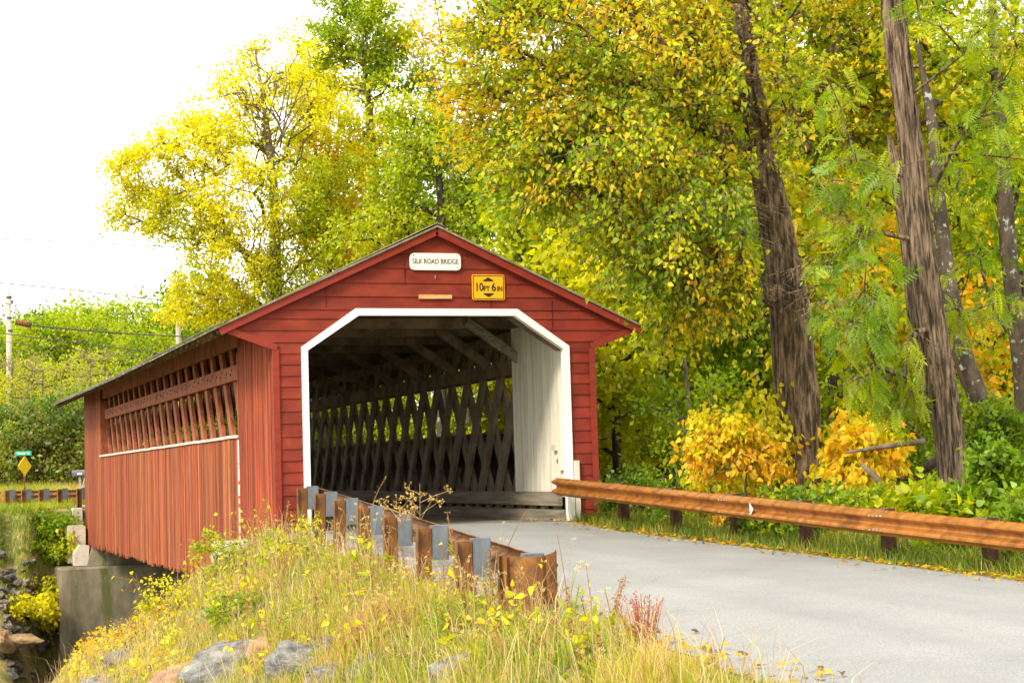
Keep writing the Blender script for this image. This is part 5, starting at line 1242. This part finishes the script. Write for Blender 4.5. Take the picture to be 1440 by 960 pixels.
# individual weeds
def weed(name, label, px, py, d, hpx, kind, seed, cat='weed', group=None):
    rg = np.random.default_rng(seed); p, d = on_ground(px, py); x0, y0 = p[0], p[1]; z0 = float(Hp(np.array([x0]), np.array([y0]))[0]) - .03
    h = hpx * d / FPX + max(0, p[2] - z0); root = thing(name, label, cat, (x0, y0, z0), group); mb = MB(); LP, LT, LN, LS, LC = [], [], [], [], []
    def leafadd(q, t, s_, c): LP.append(q); LT.append(t); LN.append(rg.normal(size=3) * .6 + [0, -.3, .8]); LS.append(s_); LC.append(c)
    bend = rg.normal(0, .12, 2) * h; kc = 'broad'
    ax = lambda f: np.array([bend[0] * f * f, bend[1] * f * f, h * f])
    mb.tube([ax(f) for f in np.linspace(0, 1, 7)], list(np.linspace(.0065, .003, 7)), 5, tint=(.8, .62, .45))
    if kind == 'spike':       # seed spike: brown grains up the stem, few leaves
        for f in np.linspace(.45, 1, 46): leafadd(ax(f) + rg.normal(0, .012, 3), rg.normal(size=3) + [0, 0, .6], rg.uniform(.012, .028), np.array([.30, .17, .06]) * rg.uniform(.6, 1.5))
        for f in rg.uniform(.1, .6, 8): leafadd(ax(f), rg.normal(size=3) * [1, 1, .3], rg.uniform(.04, .08), np.array(PAL['y']) * .9)
    if kind == 'umbel':
        for k in range(9):
            f = rg.uniform(.5, .98); a = ax(f); dr = unit(rg.normal(size=3) * [1, 1, .2] + [0, 0, .8]); L1 = h * rg.uniform(.2, .38); b = a + dr * L1
            mb.tube([a, a + dr * L1 * .5 + [0, 0, .01], b], [.003, .0025, .002], 4, tint=(1.3, 1.15, .9))
            for j in range(5):
                c = b + rg.normal(0, .035, 3) + [0, 0, .02]; mb.tube([b, c], [.0015, .0012], 3, tint=(1.2, 1, .8))
                for q in range(5): leafadd(c + rg.normal(0, .01, 3), rg.normal(size=3), rg.uniform(.014, .028), np.array([.5, .36, .12]) * rg.uniform(.7, 1.4))
    if kind == 'dock':
        for k in range(24):
            a0 = rg.uniform(0, 6.28); rr = rg.uniform(.02, .12); hh = h * rg.uniform(.7, 1.0); top = np.array([math.cos(a0) * rr * 1.6, math.sin(a0) * rr * 1.6, hh])
            mb.tube([(math.cos(a0) * rr * .3, math.sin(a0) * rr * .3, 0), top * [.6, .6, .5], top], [.004, .003, .002], 4, tint=(.9, .5, .4))
            for f in np.linspace(.42, 1, 34): leafadd(top * [f, f, f] + rg.normal(0, .010, 3), rg.normal(size=3) + [0, 0, .9], rg.uniform(.014, .03), np.array([.34, .09, .06]) * rg.uniform(.6, 1.5) + (np.array([.1, .1, 0]) if f < .55 else 0))
        for k in range(26): leafadd(rg.normal(0, .07, 3) * [1, 1, 0] + [0, 0, h * rg.uniform(.05, .5)], rg.normal(size=3) + [0, 0, .8], rg.uniform(.05, .10), pal('gyYO', rg.random(1))[0])
        kc = 'narrow'
    if kind == 'fox':
        for k in range(5):
            a0 = rg.uniform(0, 6.28); l = h * rg.uniform(.6, 1); out = rg.uniform(.05, .3) * l; top = np.array([math.cos(a0) * out, math.sin(a0) * out, l])
            mb.tube([(0, 0, 0), top * [.35, .35, .6], top], [.002, .0018, .0012], 4, tint=(.9, 1, .5)); e = top + unit(np.array([math.cos(a0), math.sin(a0), .2])) * .05
            for f in np.linspace(0, 1, 16): leafadd(top + (e - top) * f + rg.normal(0, .004, 3), rg.normal(size=3), .016, np.array([.68, .55, .22]) * rg.uniform(.8, 1.2))
        for k in range(8): leafadd([0, 0, h * rg.uniform(0, .4)], rg.normal(size=3) * [1, 1, .4] + [0, 0, .8], rg.uniform(.1, .2), np.array(PAL['y']))
        kc = 'narrow'
    if kind == 'golden':
        for f in np.linspace(.05, 1, 60): leafadd(ax(f), np.array([math.cos(f * 97), math.sin(f * 97), .55]), .075 * (1.15 - f * .8), pal('ggyy', rg.random(1))[0])
        kc = 'narrow'
    if kind == 'twig':
        for k in range(7):
            a = ax(rg.uniform(.3, .95)); b = a + (rg.normal(size=3) * [1, 1, .5] + [0, 0, .6]) * h * .22; mb.tube([a, b], [.003, .0015], 4, tint=(.8, .6, .45))
            leafadd(b, rg.normal(size=3) - [0, 0, .6], rg.uniform(.04, .085), pal('yYL', rg.random(1))[0])
            for j in range(6): leafadd(b + (a - b) * rg.random() + rg.normal(0, .008, 3), rg.normal(size=3), .016, np.array([.33, .17, .07]))
    obj('stalk', mb, 'stem', root)
    if LP:
        me = leaf_mesh('leaf', np.array(LP, float), np.array(LT, float), np.array(LN, float), np.array(LS, float), np.array(LC, float), kc)
        obj('seed_head' if kind in ('spike', 'umbel', 'dock', 'fox') else 'foliage', me, 'leaf', root)
weed('seed_stalk', 'branching dry umbel stalk standing before the middle rail posts', 592, 790, 17, 110, 'umbel', 1)
weed('seed_stalk', 'second dry umbel stalk leaning beside the branching one', 560, 800, 17.5, 90, 'umbel', 2)
weed('seed_stalk', 'tall brown seed spike in front of the second and third rail posts', 512, 770, 18, 100, 'spike', 3)
weed('seed_stalk', 'brown seed spike before the grey block near the rail end', 640, 830, 15.5, 110, 'spike', 4)
weed('seed_stalk', 'brown seed spike left of the curved rail end', 655, 870, 14, 60, 'spike', 5)
weed('goldenrod_stem', 'upright bright green leafy stem between the first rail posts', 484, 770, 21, 55, 'golden', 6)
weed('dock_plant', 'reddish brown dock plant at the grassy edge of the road', 906, 930, 13.2, 95, 'dock', 7)
weed('dock_plant', 'thin pinkish weed tuft right of the curved rail end', 828, 900, 13.4, 60, 'twig', 8)
weed('dry_weed', 'sparse twiggy weed at the bottom edge over the road', 1008, 962, 12.4, 55, 'twig', 9)
weed('foxtail_grass', 'foxtail grass with pale nodding heads right of the curved rail end', 800, 880, 13.0, 130, 'fox', 10)
weed('foxtail_grass', 'foxtail grass with pale heads leaning over the road edge', 835, 905, 12.6, 110, 'fox', 11)
weed('foxtail_grass', 'foxtail heads hanging in front of the curved rail end', 715, 880, 13, 80, 'fox', 12)
weed('foxtail_grass', 'tall foxtails rising above the middle of the rail', 700, 840, 13.6, 120, 'fox', 13)
weed('sapling', 'thin yellow leafed sapling in front of the red side wall', 350, 800, 22, 75, 'twig', 14)
weed('sapling', 'bare twig with few yellow leaves in front of the far abutment', 205, 880, 22, 75, 'twig', 15)
weed('sapling', 'yellow leafed sapling by the foot of the portal left of the rail', 425, 770, 23, 60, 'golden', 16)
rgw = np.random.default_rng(99)
for i in range(230):
    px = rgw.uniform(330, 960); py = rgw.uniform(775, 950); k = rgw.choice(['spike', 'twig', 'fox', 'golden'], p=[.35, .25, .25, .15])
    q, d = on_ground(px, py)
    if q[0] > float(ledge(q[1])) - .05: continue
    weed('dry_weed', {'spike': 'dry brown seed spike standing in the bank grass', 'twig': 'twiggy weed with few leaves in the bank grass', 'fox': 'pale foxtail grass tuft in the bank grass', 'golden': 'leafy green stem standing in the bank grass'}[k], px, py, d, rgw.uniform(35, 95) * (1 - .35 * (py - 775) / 175), k, 200 + i, group={'spike': 'brown seed spikes on the bank', 'twig': 'twiggy weeds on the bank', 'fox': 'foxtails on the bank', 'golden': 'leafy stems on the bank'}[k])

rgw = np.random.default_rng(123)
for i in range(60):
    px = rgw.uniform(440, 900); py = 800 + (px - 440) * .16 + rgw.uniform(-18, 50); k = rgw.choice(['spike', 'twig', 'fox'], p=[.35, .2, .45])
    if px > 700 and py < 850: continue
    q, d = on_ground(px, py)
    if q[0] > float(ledge(q[1])) - .05: continue
    weed('tall_dry_weed', {'spike': 'tall brown seed spike growing beside the rail posts', 'twig': 'tall twiggy weed growing beside the rail posts', 'fox': 'tall golden foxtail growing beside the rail posts'}[k], px, py, d, rgw.uniform(50, 105), k, 500 + i, group={'spike': 'tall seed spikes beside the rail posts', 'twig': 'tall twiggy weeds beside the rail posts', 'fox': 'tall foxtails beside the rail posts'}[k])
# thin dry stems all through the bank grass
P = sample(15000, -7.5, -2.5, -19.5, .5, near_ok); rg = np.random.default_rng(31)
n_ = len(P); tone = rg.random((n_, 1)); colr = np.array([[.30, .17, .08]]) * (1 - tone) + np.array([[.62, .50, .26]]) * tone
blades('dry_stems', P, .20 + .50 * rg.random(n_) ** 2.2, rg.uniform(.005, .008, n_), colr, 1.1, 'thin dry brown stems scattered through the bank grass')
# broad leafed litter under the vines
P = sample(9000, -7.5, -2.9, -17, .6, near_ok); n_ = len(P)
obj('bank_litter', leaf_mesh('bank_litter', P + [0, 0, .03], rg.normal(size=(n_, 3)) * [1, 1, .3], rg.normal(0, .4, (n_, 3)) + [0, 0, 1], rg.uniform(.03, .07, n_), pal('BBROYy', rg.random(n_)) * rg.uniform(.6, 1.1, (n_, 1)), 'broad'), 'leaf', label='brown and yellow leaf litter between the bank weeds', cat='leaf litter', kind='stuff')

# fallen wood behind the right rail
def branch(label, pts, rads, bark):
    p = line(pts); m_ = MB(); m_.tube([q - p[0] for q in p], rads, 8); m_.sm = True; obj('fallen_branch', m_, bark, label=label, cat='branch', loc=tuple(p[0]))
branch('long thin fallen branch lying level between the two big trunks', [(1190, 636, 24), (1240, 628, 23.8), (1300, 620, 23.4)], [.02, .035, .045], 'barkgrey')
branch('short dark log stub leaning on the shaggy trunk', [(1294, 664, 23), (1310, 652, 22.8), (1334, 642, 22.5)], [.05, .07, .08], 'barkdark')
branch('slanting grey branch propped in the weeds between the trunks', [(1212, 652, 23.8), (1232, 672, 23.6), (1250, 694, 23.4)], [.03, .045, .05], 'barkgrey')
branch('pale slanting bare branch in the wood right of the portal', [(962, 500, 33), (970, 580, 33), (978, 640, 33)], [.03, .05, .06], 'barkgrey')

# ------------------------------------------------------------------ every loose piece a part of its own
def split_parts(names):
    for o in list(bpy.data.objects):
        if o.type != 'MESH' or o.name.split('.')[0] not in names: continue
        me = o.data; n = len(me.vertices); pr_ = list(range(n))
        def find(a):
            while pr_[a] != a: pr_[a] = pr_[pr_[a]]; a = pr_[a]
            return a
        for f in me.polygons:
            v0 = find(f.vertices[0])
            for v_ in f.vertices[1:]:
                r_ = find(v_)
                if r_ != v0: pr_[r_] = v0
        isl = {}
        for f in me.polygons: isl.setdefault(find(f.vertices[0]), []).append(f)
        if len(isl) < 2: continue
        nm = names[o.name.split('.')[0]]; ti = me.color_attributes.get('tint'); first = True
        for fs in isl.values():
            vi = sorted({v_ for f in fs for v_ in f.vertices}); mp_ = {v_: i for i, v_ in enumerate(vi)}
            m2 = bpy.data.meshes.new(nm); m2.from_pydata([me.vertices[v_].co[:] for v_ in vi], [], [[mp_[v_] for v_ in f.vertices] for f in fs])
            if ti:
                t2 = m2.color_attributes.new('tint', 'FLOAT_COLOR', 'POINT')
                for i, v_ in enumerate(vi): t2.data[i].color = ti.data[v_].color
            for mt in me.materials: m2.materials.append(mt)
            q = bpy.data.objects.new(nm, m2); COL.objects.link(q); q.parent = o.parent; q.location = o.location; q.rotation_euler = o.rotation_euler
        bpy.data.objects.remove(o)
split_parts(dict(pegs='peg', rafter_ends='rafter_end', rafters='rafter', rail_spacers='rail_spacer', tie_beams='tie_beam', floor_beams='floor_beam', rake_board='rake_board', opening_post='opening_post', jamb_guard_board='jamb_guard_board', latch_block='latch_block', screws='screw', arrows='arrow', portal_brace_panel='portal_brace_panel', splice_bolts='splice_bolt', soffit='soffit', corner_trim='corner_trim'))
